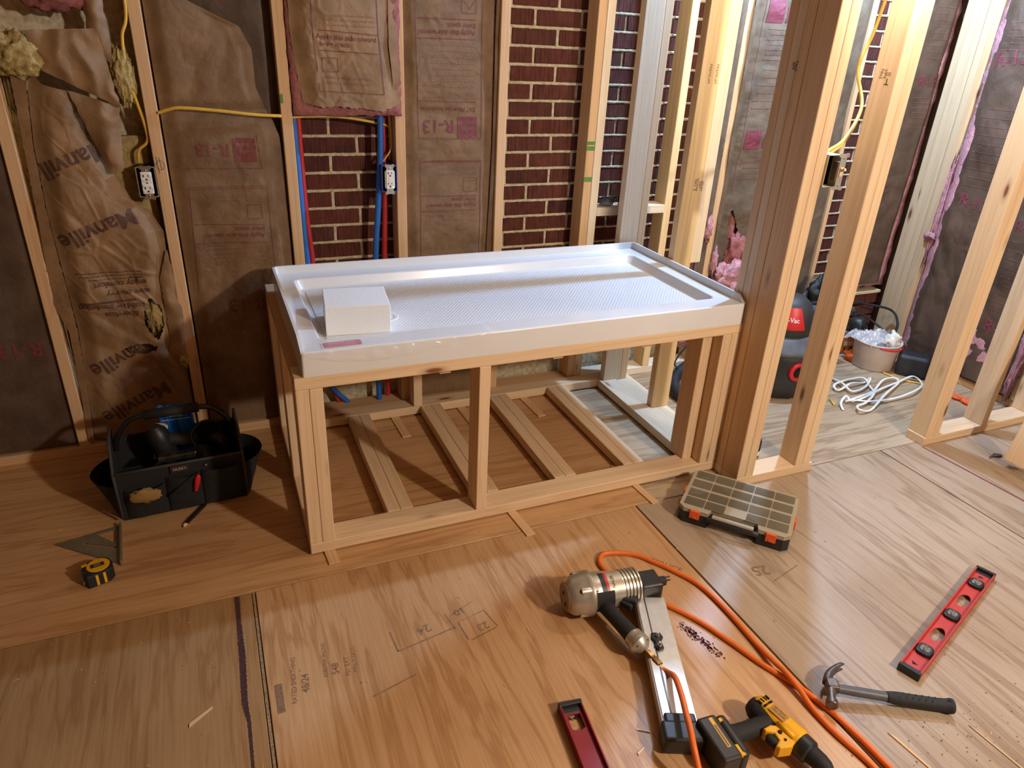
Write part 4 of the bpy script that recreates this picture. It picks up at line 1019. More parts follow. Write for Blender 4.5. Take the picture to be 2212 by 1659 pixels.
# switch
def light_switch():
    o = thing('light_switch', (1.6335, -0.130, 1.115), 'light switch hanging out of an open beige box on the doorway stud', 'switch')
    bg = plain('beige_box', (206, 194, 170), 0.5); iv = plain('ivory_plastic', (226, 206, 166), 0.4); al = plain('dull_aluminium', (196, 190, 178), 0.4, 0.7)
    bm = bmesh.new(); Wd, H, t = 0.056, 0.098, 0.0025
    for (a, b_, c, d_, e, f) in ((0, t, -0.006, 0.072, 0, H), (Wd-t, Wd, -0.006, 0.072, 0, H), (0, Wd, -0.006, 0.072, 0, t), (0, Wd, -0.006, 0.072, H-t, H), (0, Wd, 0.070, 0.072, 0, H)): bm_box(bm, a, b_, c, d_, e, f, 0.0006)
    add_obj('box', bm_mesh('box', bm), bg, o)
    box('box_shade_sheet', t, Wd-t, 0.028, 0.030, t, H-t, M['hole'], o, 0)  # black sheet painted in as the shaded inside of the switch box
    rz = math.radians(-8)
    prism('strap', rrect(0.021, 0.108, 0.003, 3), 0.0014, al, o, (0.046, -0.022, H/2), (math.radians(90), 0, rz))
    for s in (-1, 1):
        for e in (-1, 1): prism('plaster_ear', rrect(0.012, 0.012, 0.003, 3), 0.0014, al, o, (0.046+e*0.012, -0.0222-e*0.0016, H/2+s*0.050), (math.radians(90), 0, rz), holes=[ellipse(0.0022, 0.0022, 10)[::-1]])
        lathe('mounting_screw', [(0.0001, 0), (0.0032, 0), (0.0032, 0.0012), (0.0001, 0.002)], M['steel'], o, 14, 'y', (0.046, -0.0238, H/2+s*0.041), rot=(0, 0, math.pi))
    box('switch_body', 0.034, 0.058, -0.021, 0.004, H/2-0.030, H/2+0.030, plain('switch_body', (120, 104, 84), 0.5), o, 0.002, 2, rot=(0, 0, rz))
    prism('toggle_plate', rrect(0.012, 0.028, 0.002, 3), 0.003, iv, o, (0.046, -0.0236, H/2), (math.radians(90), 0, rz), bev=0.0006, seg=1)
    prism('toggle', [(-0.004, -0.004), (0.004, -0.004), (0.0032, 0.004), (-0.0032, 0.004)], 0.016, iv, o, (0.046, -0.0255, H/2+0.004), (math.radians(68), 0, rz), bev=0.001, seg=2)
light_switch()
# lumber stamps and marks
def stamp(name, items, surf, mat, parent): return print_on(name, items, surf, mat, parent)
yk = lambda y: (lambda u, v: (u, y-0.0006, v)); xk = lambda x: (lambda u, v: (x-0.0006, -u, v))
stamp('lumber_stamp', [('text', 'NO. 2', 1.602, 1.012, 0.017, -90, 'c'), ('text', 'ELIM TIMBER', 1.614, 1.012, 0.009, -90, 'c'), ('text', 'SOFT', 1.624, 1.012, 0.012, -90, 'c'), ('text', 'KD-HT', 1.634, 1.006, 0.013, -90, 'c'), ('text', 'NO. 2', 1.641, 1.012, 0.010, -90, 'c')], yk(0.467), M['ink_black'], we)
stamp('lumber_stamp', [('text', 'PREMIUM', 1.590, 1.41, 0.016, -90, 'c'), ('text', 'PREMIUM', 1.620, 1.41, 0.016, -90, 'c')], yk(0.467), M['ink_fade'], we)
stamp('lumber_stamp', [('text', 'No2', -0.004+0.003, 1.455, 0.016, -90, 'c'), ('text', 'SPF', -0.014, 1.455, 0.016, -90, 'c')], lambda u, v: (1.5556-0.0006, -u, v), M['ink_black'], we)
stamp('lumber_stamp', [('text', 'No2', 0.068, 1.445, 0.016, -90, 'c'), ('text', 'S-P-F', 0.082, 1.445, 0.013, -90, 'c'), ('text', '202', 0.098, 1.45, 0.014, 180, 'c'), ('text', 'T', 0.098, 1.432, 0.026, 180, 'c')], lambda u, v: (1.838-0.0006, -u, v), M['ink_black'], wd)
grn = plain('green_marker', (92, 138, 66), 0.7)
stamp('marker_stripe', [('rect', 1.335, 1.085, 1.371, 1.103), ('rect', 1.335, 1.108, 1.371, 1.122), ('rect', 1.335, 0.957, 1.371, 0.977)], yk(D), grn, wb)
stamp('marker_stripe', [('rect', 0.120, 1.255, 0.130, 1.285)], yk(D), grn, wb)

# ================================================================== tools on the floor
M['alu'] = plain('brushed_aluminium', (206, 204, 200), 0.38, 0.6, var=0.06, scale=50)
M['cast'] = plain('cast_magnesium', (190, 184, 170), 0.34, 0.6, var=0.10, scale=45)
M['hose'] = plain('orange_hose', (226, 112, 36), 0.5, var=0.06)
M['brass'] = plain('worn_brass', (150, 118, 76), 0.36, 0.85)
M['yellow'] = plain('yellow_plastic', (232, 172, 22), 0.45, var=0.06)
M['red'] = plain('red_plastic', (206, 34, 40), 0.4, var=0.08)
M['grip'] = plain('grip_rubber', (32, 31, 30), 0.75, var=0.25, scale=180, bmp=0.0006)
def axis_tube(name, parent, p0, d, prof, mat, sides=28):
    """Lathe along any direction: prof = [(t, r)...], p0 start, d unit direction."""
    V, F = [], []; d = Vector(d).normalized(); s = d.cross(Vector((0, 0, 1)))
    s = s.normalized() if s.length > 0.01 else Vector((1, 0, 0)); u = s.cross(d)
    for t, r in prof:
        for k in range(sides):
            a = 2*math.pi*k/sides; V.append(Vector(p0)+d*t+s*math.cos(a)*r+u*math.sin(a)*r)
    n = len(prof)
    for i in range(n-1):
        for k in range(sides): l = (k+1) % sides; F.append((i*sides+k, i*sides+l, (i+1)*sides+l, (i+1)*sides+k))
    F.append(tuple(range(sides))[::-1]); F.append(tuple((n-1)*sides+k for k in range(sides)))
    o = add_mesh(name, V, F, mat, parent)
    o.data.polygons.foreach_set('use_smooth', [len(p.vertices) == 4 for p in o.data.polygons])
    try: o.data.set_sharp_from_angle(angle=math.radians(38))
    except Exception: pass
    return o
def obox(name, parent, c, ang, dx, dy, dz, mat, bev=0.002, seg=2):
    """Box with its own turn about z; c = centre."""
    return add_obj(name, box_mesh(name, dx, dy, dz, bev, seg), mat, parent, False, c, (0, 0, math.radians(ang)))

# ---- framing nailer lying on its side
def nailer():
    ox, oy = 0.655, -0.500
    o = thing('nail_gun', (ox, oy, ZF), 'silver and black pneumatic framing nailer lying on its side on the plywood', 'nail gun')
    a0 = math.radians(-7); ax = Vector((math.cos(a0), math.sin(a0), 0)); pv = Vector((-ax.y, ax.x, 0)); zc = 0.066; c0 = Vector((0, 0, zc))
    axis_tube('cylinder_cap', o, c0, ax, [(-0.014, 0.001), (-0.013, 0.030), (-0.006, 0.046), (0.006, 0.055), (0.030, 0.060), (0.046, 0.0635), (0.050, 0.0655), (0.060, 0.0655), (0.063, 0.061), (0.064, 0.02)], M['cast'], 40)
    axis_tube('exhaust_plate', o, c0-ax*0.0165, ax, [(0, 0.001), (0.001, 0.040), (0.005, 0.043), (0.007, 0.040)], plain('tan_plate', (150, 128, 104), 0.45, 0.3), 36)
    for k in (-1, 1):
        axis_tube('exhaust_hole', o, c0-ax*0.0172+pv*(0.010*k-0.006)+Vector((0, 0, 0.012*k)), ax, [(0, 0.0055), (0.002, 0.0055)], M['hole'], 14)
    axis_tube('housing', o, c0, ax, [(0.060, 0.056), (0.075, 0.057), (0.11, 0.055), (0.135, 0.052), (0.150, 0.050), (0.205, 0.047), (0.212, 0.040), (0.213, 0.01)], M['cast'], 40)
    for k in range(5): axis_tube('cooling_fin', o, c0+ax*(0.158+0.011*k), ax, [(0, 0.047), (0.001, 0.0525), (0.005, 0.0525), (0.006, 0.047)], M['cast'], 36)
    for a in (40, 130, 220, 310):
        w = math.radians(a); rr = pv*math.cos(w)*0.052+Vector((0, 0, math.sin(w)*0.052))
        b = axis_tube('cap_lug', o, c0+rr+ax*0.018, ax, [(0, 0.006), (0.003, 0.0125), (0.030, 0.0135), (0.052, 0.009)], M['cast'], 18)
        axis_tube('hex_bolt', b, c0+rr*1.08+ax*0.0165, ax, [(0, 0.0055), (0.006, 0.0055)], M['hole'], 6)
    # red and black name band on the upper side
    def on_body(t, w, r): a = w/r; return tuple(c0+ax*t+Vector((0, 0, math.cos(a)*r))-pv*math.sin(a)*r)
    def patch(name, t0, t1, w0, w1, r, mat):
        V, F = [], []; n, m = 6, 16
        for i in range(n+1):
            for j in range(m+1): V.append(on_body(t0+(t1-t0)*i/n, w0+(w1-w0)*j/m, r))
        for i in range(n):
            for j in range(m): k = i*(m+1)+j; F.append((k, k+1, k+m+2, k+m+1))
        return add_mesh(name, V, F, mat, o, True)
    patch('name_plate', 0.090, 0.150, -0.012, 0.050, 0.0562, plain('plate_grey', (176, 166, 150), 0.4, 0.4))
    patch('red_band', 0.098, 0.106, -0.012, 0.050, 0.0570, M['red']); patch('black_band', 0.084, 0.098, -0.012, 0.050, 0.0574, M['black'])
    print_on('maker_lettering', [('text', 'NAILER', 0.124, -0.044, 0.012, 90, 'l')], lambda u, v: on_body(u, -v, 0.0574), M['ink_black'], o)
    # side rubber guard
    patch('rubber_guard', 0.066, 0.118, 0.052, 0.115, 0.0600, M['grip'])
    # handle
    hd = Vector((0.030, -0.190, -0.012)).normalized(); h0 = Vector((0.082, -0.048, 0.058))
    axis_tube('handle_neck', o, h0-hd*0.02, hd, [(0, 0.030), (0.02, 0.028), (0.034, 0.0245)], M['cast'], 28)
    axis_tube('handle_grip', o, h0+hd*0.012, hd, [(0, 0.0205), (0.003, 0.0225), (0.05, 0.0215), (0.105, 0.0225), (0.118, 0.0235), (0.120, 0.018)], M['grip'], 28)
    axis_tube('handle_end', o, h0+hd*0.130, hd, [(0, 0.0205), (0.006, 0.0265), (0.022, 0.0270), (0.026, 0.030), (0.040, 0.0305), (0.046, 0.026), (0.056, 0.016), (0.060, 0.010)], M['cast'], 30)
    for k in range(4):
        w = k*math.pi/2+0.6; s_ = hd.cross(Vector((0, 0, 1))).normalized(); u_ = s_.cross(hd)
        axis_tube('end_bolt', o, h0+hd*0.172+s_*math.cos(w)*0.022+u_*math.sin(w)*0.022, hd, [(0, 0.0045), (0.006, 0.0045)], M['hole'], 6)
    axis_tube('air_fitting', o, h0+hd*0.186, hd, [(0, 0.0075), (0.010, 0.0075), (0.011, 0.0115), (0.030, 0.0125), (0.034, 0.0105), (0.040, 0.0135), (0.060, 0.0135), (0.062, 0.0085), (0.084, 0.0075)], M['brass'], 6)
    # trigger
    obox('trigger_guard', o, (0.160, -0.070, 0.060), -40, 0.050, 0.030, 0.030, M['black'], 0.008, 3); obox('trigger', o, (0.143, -0.082, 0.058), -60, 0.036, 0.014, 0.020, M['black_rubber'], 0.005, 2)
    # nose
    nb = obox('nose_block', o, ax*0.248+Vector((0, 0, 0.058)), -7, 0.068, 0.070, 0.056, M['black'], 0.006, 3)
    obox('nose_guide', o, ax*0.292+Vector((0, 0, 0.060))+pv*0.004, -7, 0.034, 0.022, 0.022, M['black'], 0.003)
    for k in (-1, 0, 1): obox('contact_tooth', o, ax*0.312+Vector((0, 0, 0.060+0.007*k))+pv*(0.004+0.006*abs(k)), -7, 0.026, 0.004, 0.004, M['dark_steel'], 0.0008)
    # magazine
    m0 = Vector((0.232, -0.066, 0)); m1 = Vector((0.064, -0.470, 0)); md = (m1-m0).normalized(); L = (m1-m0).length; an = math.degrees(math.atan2(md.y, md.x)); mc = (m0+m1)/2
    obox('magazine', o, mc+Vector((0, 0, 0.034)), an, L, 0.088, 0.026, M['alu'], 0.002)
    side = Vector((-md.y, md.x, 0))
    obox('magazine_rail', o, mc+Vector((0, 0, 0.040))-side*0.030, an, L*0.98, 0.022, 0.020, M['alu'], 0.002)
    obox('rail_groove', o, mc+Vector((0, 0, 0.0476))-side*0.017, an, L*0.97, 0.003, 0.002, M['dark_steel'], 0)
    me_ = obox('magazine_end', o, m1+md*0.012+Vector((0, 0, 0.032)), an, 0.056, 0.098, 0.050, M['black'], 0.008, 3)
    obox('magazine_end_step', o, m1-md*0.022+Vector((0, 0, 0.044)), an, 0.030, 0.076, 0.026, M['black'], 0.006, 3)
    fo = prism('follower', [(-0.018, -0.014), (0.0, -0.018), (0.014, -0.010), (0.030, -0.014), (0.040, -0.002), (0.034, 0.012), (0.010, 0.008), (-0.004, 0.016), (-0.020, 0.010)], 0.010, M['black'], o, tuple(m0+md*0.165-side*0.008+Vector((0, 0, 0.047))), (0, 0, math.radians(an)), 0.003, 2)
    for d_ in (-0.006, 0.028):
        axis_tube('follower_screw', fo, (d_, 0.0, 0.010), (0, 0, 1), [(0, 0.006), (0.006, 0.006), (0.008, 0.0045), (0.012, 0.0035)], M['steel'], 14)
    return Vector((ox, oy, ZF))+h0+hd*0.258
hose_start = nailer()
HR = 0.0075
def hose(name, pts, label):
    o = tube(name, pts, HR, M['hose'], None, 14, 10); return tag(o, label, 'hose')
z0 = ZF+HR
hose('air_hose', [tuple(hose_start), tuple(hose_start+Vector((0.004, -0.018, 0.006))), (0.772, -0.858, 0.068), (0.748, -0.916, 0.082), (0.724, -0.968, 0.088), (0.706, -1.010, 0.090), (0.690, -1.050, 0.080), (0.684, -1.10, 0.04), (0.690, -1.18, z0), (0.73, -1.32, z0), (0.86, -1.52, z0), (1.02, -1.50, z0), (1.12, -1.38, z0)], 'orange air hose plugged into the nail gun handle and running over its magazine')
hose('air_hose', [(1.10, -1.36, z0), (1.108, -1.20, z0), (1.093, -1.094, z0), (1.090, -1.02, z0+0.002), (1.094, -0.962, 0.012), (1.092, -0.92, 0.020), (1.094, -0.869, 0.012), (1.099, -0.79, z0+0.001), (1.103, -0.64, z0), (1.090, -0.535, z0), (1.050, -0.452, z0), (1.018, -0.402, z0), (0.979, -0.350, z0), (0.925, -0.320, z0), (0.877, -0.312, z0), (0.848, -0.345, z0), (0.852, -0.400, z0), (0.885, -0.480, z0), (0.925, -0.545, z0), (0.960, -0.598, z0), (1.000, -0.668, z0), (1.034, -0.760, z0), (1.064, -0.852, z0), (1.094, -0.920, z0), (1.112, -0.968, z0), (1.131, -1.047, z0), (1.140, -1.126, z0), (1.143, -1.21, z0), (1.15, -1.38, z0)], 'orange air hose lying in a long loop behind the nail gun and under the hammer')

# ---- spirit levels
def ibeam_level(name, p0, p1, wid, hgt, col, label, vials, holes, hexhole=False):
    a = Vector(p0); b = Vector(p1); L = (b-a).length; ang = math.atan2(b.y-a.y, b.x-a.x)
    o = thing(name, (a.x, a.y, ZF), label, 'level', (0, 0, ang))
    hs = [ellipse(0.036, 0.0165, 20, L*h, 0)[::-1] for h in holes]
    if hexhole: hs = [[(L*h+x, y) for x, y in ((-0.022, -0.017), (0.018, -0.017), (0.026, 0.0), (0.018, 0.017), (-0.022, 0.017))][::-1] for h in holes]
    web = prism('web', [(0.004, -wid/2+0.003), (L-0.004, -wid/2+0.003), (L-0.004, wid/2-0.003), (0.004, wid/2-0.003)], 0.0045, col, o, (0, 0, hgt*0.40), holes=hs)
    for s in (-1, 1): box('flange', 0.003, L-0.003, s*(wid/2-0.0022)-0.0022, s*(wid/2-0.0022)+0.0022, 0, hgt, col, o, 0.0008, 1)
    for x in (0.0, L-0.012):
        e = box('end_cap', x, x+0.012, -wid/2-0.0006, wid/2+0.0006, 0, hgt+0.0006, M['black'], o, 0.0012, 1)
        box('end_cap_ledge', x+(0.011 if x == 0 else -0.016), x+(0.028 if x == 0 else 0.001), -wid/2+0.005, wid/2-0.005, hgt*0.44, hgt*0.62, M['black'], o, 0.001, 1)
    gl = plain('dusty_vial', (112, 112, 102), 0.25, 0, 0.15, 60)
    for v in vials:
        r_ = prism('vial_ring', rrect(0.046, 0.040, 0.013, 5), 0.013, M['black'], o, (L*v, 0, hgt*0.5), bev=0.003, seg=2)
        prism('vial_window', rrect(0.026, 0.026, 0.009, 5), 0.003, gl, r_, (0, 0, 0.0120), bev=0.0015, seg=2)
        tube('vial_tube', [(-0.011, 0, 0.0152), (0.011, 0, 0.0152)], 0.0035, gl, r_, 12, raw=True)
    if vials:
        for x, s in ((0.045, 1), (L-0.045, -1)):
            prism('notch', [(0, -0.008), (0.006*s, 0.010), (-0.006*s, 0.004)], 0.0006, M['hole'], o, (x, 0.0, hgt*0.40+0.0045))
    return o
redA = plain('red_level_paint', (182, 58, 50), 0.45, var=0.08); redB = plain('crimson_level_paint', (140, 28, 44), 0.42, var=0.08)
ibeam_level('spirit_level', (1.420, -1.022), (2.016, -0.813), 0.056, 0.024, redA, 'red spirit level with three dark vials lying on the plywood', (0.175, 0.51, 0.845), (0.335, 0.675))
ibeam_level('spirit_level', (0.513, -0.790), (0.437, -1.394), 0.059, 0.025, redB, 'crimson spirit level with a notched window in front of the nail gun', (0.5, 0.88), (0.09,), True)

# ---- claw hammer
def hammer():
    o = thing('claw_hammer', (1.165, -1.000, ZF), 'claw hammer with a grey steel head and black rubber grip', 'hammer')
    hs = plain('hammer_steel', (112, 102, 96), 0.42, 0.75, var=0.3, scale=60); gr = plain('graphite_shaft', (86, 86, 90), 0.5, 0.2)
    d = Vector((0.262, -0.146, 0)).normalized(); an = math.degrees(math.atan2(d.y, d.x)); s = Vector((-d.y, d.x, 0))
    # head: axis across the handle; face end toward the camera
    axis_tube('striking_face', o, s*0.002+Vector((0, 0, 0.034))-d*0.004, -s-d*0.22, [(0.0, 0.0135), (0.018, 0.0125), (0.026, 0.0105), (0.042, 0.0105), (0.046, 0.0145), (0.060, 0.0150), (0.062, 0.0135)], hs, 18)
    obox('head_eye', o, s*0.006+Vector((0, 0, 0.034)), an, 0.030, 0.034, 0.030, hs, 0.006, 3)
    for k in (-1, 1):
        V, F = [], []; n = 12
        for i in range(n+1):
            t = i/n; c = s*(0.016+0.062*t)+d*(0.030*t*t*1.7-0.006)+Vector((0, 0, 0.034+k*(0.0035+0.006*t)))
            w = 0.013*(1-0.55*t); h = 0.0075*(1-0.65*t)
            tn = (s+d*0.1*t*3).normalized(); pd = Vector((0, 0, 1)); q_ = tn.cross(pd)
            for (a, b_) in ((-1, -1), (1, -1), (1, 1), (-1, 1)): V.append(c+q_*a*w+pd*b_*h*0.8)
        for i in range(n):
            for j in range(4): F.append((i*4+j, i*4+(j+1) % 4, (i+1)*4+(j+1) % 4, (i+1)*4+j))
        F += [(3, 2, 1, 0), tuple(n*4+j for j in range(4))]
        add_mesh('claw', V, F, hs, o, True)
    tube('shaft', [d*0.010+Vector((0, 0, 0.034)), d*0.07+Vector((0, 0, 0.030)), d*0.13+Vector((0, 0, 0.026)), d*0.16+Vector((0, 0, 0.0245))], [0.0115, 0.0125, 0.0125, 0.0125], gr, o, 14)
    tube('rubber_grip', [d*0.135+Vector((0, 0, 0.0262)), d*0.19+Vector((0, 0, 0.0235)), d*0.25+Vector((0, 0, 0.0215)), d*0.285+Vector((0, 0, 0.021)), d*0.300+Vector((0, 0, 0.021))], [0.0130, 0.0165, 0.0160, 0.0160, 0.0160, 0.0165, 0.0195, 0.0185], M['grip'], o, 16)
    for k in range(6):
        c = d*(0.17+0.016*k)+Vector((0, 0, 0.0385-0.0005*k)); obox('grip_groove', o, c, an+50, 0.022, 0.0025, 0.002, M['hole'], 0)
    prism('hang_hole', [(-0.006, -0.005), (0.006, 0), (-0.006, 0.005)], 0.001, M['hole'], o, tuple(d*0.288+Vector((0, 0, 0.0385))), (0, 0, math.radians(an+180)))
hammer()

# ---- cordless drill lying on its side
def drill():
    ox, oy = 0.936, -0.985
    o = thing('cordless_drill', (ox, oy, ZF), 'yellow and black cordless drill lying on its side at the bottom edge', 'drill')
    d = Vector((0.03, -0.165, 0)).normalized(); an = math.degrees(math.atan2(d.y, d.x)); s = Vector((-d.y, d.x, 0)); zc = 0.046    # s points right, -s toward the grip
    axis_tube('motor_housing', o, Vector((0, 0.004, zc)), d, [(-0.014, 0.004), (-0.012, 0.016), (-0.004, 0.025), (0.008, 0.0295), (0.060, 0.031), (0.118, 0.0315), (0.124, 0.029), (0.125, 0.01)], M['yellow'], 30)
    axis_tube('rear_guard', o, Vector((-0.0065, 0.004, zc-0.004))-s*0.001, d, [(-0.016, 0.004), (-0.013, 0.020), (0.0, 0.0285), (0.012, 0.0310), (0.070, 0.0295), (0.082, 0.018)], M['grip'], 28)
    for k in range(4): obox('cooling_slot', o, Vector((0, 0.004, zc+0.0285))+d*0.010+s*(-0.012+0.009*k), an, 0.012, 0.0035, 0.004, M['hole'], 0)
    for k in range(6): obox('vent', o, Vector((0, 0.004, zc+0.0298))+d*0.024+s*(-0.012+0.005*k), an, 0.005, 0.0026, 0.003, M['hole'], 0)
    pl_ = prism('rating_plate', rrect(0.044, 0.024, 0.002, 2), 0.001, plain('rating_plate', (170, 122, 40), 0.5), o, tuple(Vector((0, 0.004, zc+0.0303))+d*0.056), (0, 0, math.radians(an)))
    print_on('rating_print', [('text', '20V MAX', -0.018, 0.004, 0.008, 0, 'l'), ('text', 'DRILL DRIVER', -0.018, -0.004, 0.006, 0, 'l')], lambda u, v: (u, v, 0.0013), M['ink_black'], pl_)
    tube('side_ridge', [Vector((0, 0.004, zc+0.024))+d*0.07-s*0.018, Vector((0, 0.004, zc+0.024))+d*0.115-s*0.018], 0.006, M['yellow'], o, 12, raw=True)
    # yellow frame running down to the trigger
    sec = [(0.070, -0.026), (0.122, -0.022), (0.128, -0.040), (0.116, -0.068), (0.106, -0.070), (0.100, -0.052), (0.082, -0.046), (0.068, -0.060), (0.060, -0.058), (0.062, -0.036)]
    pr = prism('trigger_frame', [(x, y) for x, y in sec], 0.034, M['yellow'], o, (0, 0.004, zc-0.012), (0, 0, math.radians(an)), 0.004, 2)
    axis_tube('trigger', o, Vector((0, 0.004, zc+0.006))+d*0.092-s*0.056, d, [(-0.018, 0.008), (-0.014, 0.012), (0.010, 0.013), (0.016, 0.009)], M['black_rubber'], 18)
    axis_tube('selector', o, Vector((0, 0.004, zc+0.0215))+d*0.088-s*0.034, (0, 0, 1), [(0, 0.005), (0.003, 0.005)], M['hole'], 12); axis_tube('screw_hole', o, Vector((0, 0.004, zc+0.0215))+d*0.108-s*0.040, (0, 0, 1), [(0, 0.003), (0.003, 0.003)], M['hole'], 12)
    # grip, foot and battery
    g0 = Vector((0, 0.004, zc))+d*0.048-s*0.020; g1 = Vector((-0.122, -0.040, zc-0.004)); gd = (g1-g0).normalized()
    axis_tube('grip', o, g0, gd, [(-0.01, 0.024), (0.02, 0.0215), (0.05, 0.0205), (0.085, 0.0215), (0.105, 0.025), (0.118, 0.030)], M['grip'], 24)
    ga = math.degrees(math.atan2(gd.y, gd.x)); gs = Vector((-gd.y, gd.x, 0)); bc = g1+gd*0.012+gs*0.014
    obox('foot', o, bc-gd*0.008+Vector((0, 0, 0.0)), ga, 0.026, 0.112, 0.060, M['black'], 0.010, 3)
    bt = obox('battery', o, bc+gd*0.028-gs*0.002-Vector((0, 0, 0.004)), ga, 0.052, 0.118, 0.072, M['black'], 0.008, 3)
    box('battery_band', -0.012, -0.002, -0.050, 0.030, 0.0355, 0.0368, M['yellow'], bt, 0.0004, 1); box('battery_print', -0.0095, -0.0045, -0.030, 0.028, 0.0366, 0.0372, plain('grey_print', (110, 106, 100), 0.5), bt, 0.0002, 1)
    box('release_button', -0.036, -0.022, 0.026, 0.056, 0.022, 0.0345, M['yellow'], bt, 0.003, 2); box('clip_tab', -0.034, -0.024, -0.044, -0.034, 0.026, 0.036, M['yellow'], bt, 0.002, 2)
    # clutch and chuck
    axis_tube('clutch_ring', o, Vector((0, 0.004, zc-0.001)), d, [(0.120, 0.0285), (0.124, 0.030), (0.150, 0.029), (0.154, 0.025)], M['black'], 16)
    axis_tube('chuck', o, Vector((0, 0.004, zc-0.001)), d, [(0.150, 0.0225), (0.156, 0.0225), (0.180, 0.0215), (0.196, 0.018), (0.206, 0.012), (0.207, 0.004)], M['black_rubber'], 18)
drill()

# ---- parts organizer
def organizer():
    ang = math.radians(-49); o = thing('parts_organizer', (1.448, -0.276, ZF), 'black parts organizer with a clear lid and orange latches, below the doorway post', 'organizer', (0, 0, ang))
    Lx, Ly, H = 0.374, 0.270, 0.062
    orange = plain('orange_latch', (228, 92, 36), 0.42, var=0.05)
    out = [(-Lx/2, -Ly/2+0.02), (-Lx/2+0.02, -Ly/2), (-0.084, -Ly/2), (-0.076, -Ly/2+0.030), (0.076, -Ly/2+0.030), (0.084, -Ly/2), (Lx/2-0.02, -Ly/2), (Lx/2, -Ly/2+0.02), (Lx/2, Ly/2-0.02), (Lx/2-0.02, Ly/2), (-Lx/2+0.02, Ly/2), (-Lx/2, Ly/2-0.02)]
    bm = bmesh.new()
    def wall(pts, z0_, z1_, th):
        V = []; n = len(pts); ctr = Vector((0, 0))
        for (x, y) in pts: V.append((x, y))
        inn = [(x*(1-th/abs(Lx/2))*1.0, y*(1-th/abs(Ly/2))) for x, y in pts]
        a = [bm.verts.new((x, y, z0_)) for x, y in V]; b_ = [bm.verts.new((x, y, z1_)) for x, y in V]; c = [bm.verts.new((x, y, z1_)) for x, y in inn]; d_ = [bm.verts.new((x, y, z0_+0.003)) for x, y in inn]
        for i in range(n):
            j = (i+1) % n; bm.faces.new((a[i], a[j], b_[j], b_[i])); bm.faces.new((b_[i], b_[j], c[j], c[i])); bm.faces.new((c[i], c[j], d_[j], d_[i]))
        bm.faces.new(a[::-1]); bm.faces.new(d_)
    wall(out, 0, H*0.74, 0.004)
    add_obj('tray', bm_mesh('tray', bm), M['black'], o)
    handle_bar = tube('handle', [(-0.082, -Ly/2+0.012, H*0.62), (-0.070, -Ly/2-0.004, H*0.62), (0.070, -Ly/2-0.004, H*0.62), (0.082, -Ly/2+0.012, H*0.62)], 0.0095, M['black'], o, 12, 6)
    m, nt, b = new_mat('smoky_clear_lid', lin(196, 184, 160), 0.22, 0, 0.5)
    b.inputs['Alpha'].default_value = 0.68
    lid_out = [(x*1.006, y*1.006) for x, y in out]
    lid = prism('lid', lid_out, 0.004, m, o, (0, 0, H*0.92), bev=0.001, seg=1)
    sk = []
    V, F = [], []
    n = len(lid_out)
    for (x, y) in lid_out: V += [(x, y, H*0.74), (x, y, H*0.92)]
    for i in range(n): j = (i+1) % n; F.append((2*i, 2*j, 2*j+1, 2*i+1))
    add_mesh('lid_skirt', V, F, m, lid).location = (0, 0, -H*0.92)
    mp_, ntp, bp = new_mat('smoky_clear_panel', lin(120, 112, 96), 0.18, 0, 0.5); bp.inputs['Alpha'].default_value = 0.42
    box('lid_handle', -0.070, 0.070, -Ly/2-0.010, -Ly/2+0.006, -0.006, 0.004, m, lid, 0.003, 2)
    for j in range(4):
        y0_ = -Ly/2+0.012+j*0.064
        for i in range(5):
            if j == 0 and i == 2: continue
            x0_ = -Lx/2+0.012+i*0.0705
            p_ = prism('lid_panel', rrect(0.0675, 0.050, 0.004, 3, 0, 0), 0.0016, mp_, lid, (x0_+0.034, y0_+0.026+(0.004 if j else 0.010), 0.004), bev=0.0006, seg=1)
    for j in range(3): box('divider', -Lx/2+0.008, Lx/2-0.008, -Ly/2+0.074+j*0.064, -Ly/2+0.076+j*0.064, 0.003, H*0.85, M['black'], o, 0)
    for i in range(4): box('divider', -Lx/2+0.082+i*0.0705, -Lx/2+0.084+i*0.0705, -Ly/2+0.036, Ly/2-0.008, 0.003, H*0.82, M['black'], o, 0)
    for x in (-0.128, 0.128):
        l_ = box('latch', x-0.017, x+0.017, -Ly/2-0.008, -Ly/2+0.003, H*0.44, H*0.96, orange, o, 0.002, 2); box('latch_tab', -0.007, 0.007, -0.008, -0.005, -0.012, -0.004, orange, l_, 0.001, 1)
    for sx in (-1, 1): box('side_latch', sx*(Lx/2+0.003)-0.004, sx*(Lx/2+0.003)+0.004, -0.030, 0.004, H*0.40, H*0.98, orange, o, 0.0015, 2)
    r_ = random.Random(4); cols = [M['steel'], M['brass'], plain('dull_screws', (150, 140, 120), 0.4, 0.7)]
    V, F = [], []
    for k in range(240):
        x = r_.uniform(-Lx/2+0.012, Lx/2-0.012); y = r_.uniform(-Ly/2+0.04, Ly/2-0.012); a = r_.uniform(0, 6.28); l = r_.uniform(0.006, 0.013); z = r_.uniform(0.006, 0.026)
        v, f = tube_data([Vector((x, y, z)), Vector((x+math.cos(a)*l, y+math.sin(a)*l, z+r_.uniform(-0.003, 0.003)))], 0.0022, 5); bb = len(V); V += v; F += [tuple(i+bb for i in q_) for q_ in f]
    tag(add_mesh('loose_screws', V, F, cols[2], o), kind='stuff')
organizer()

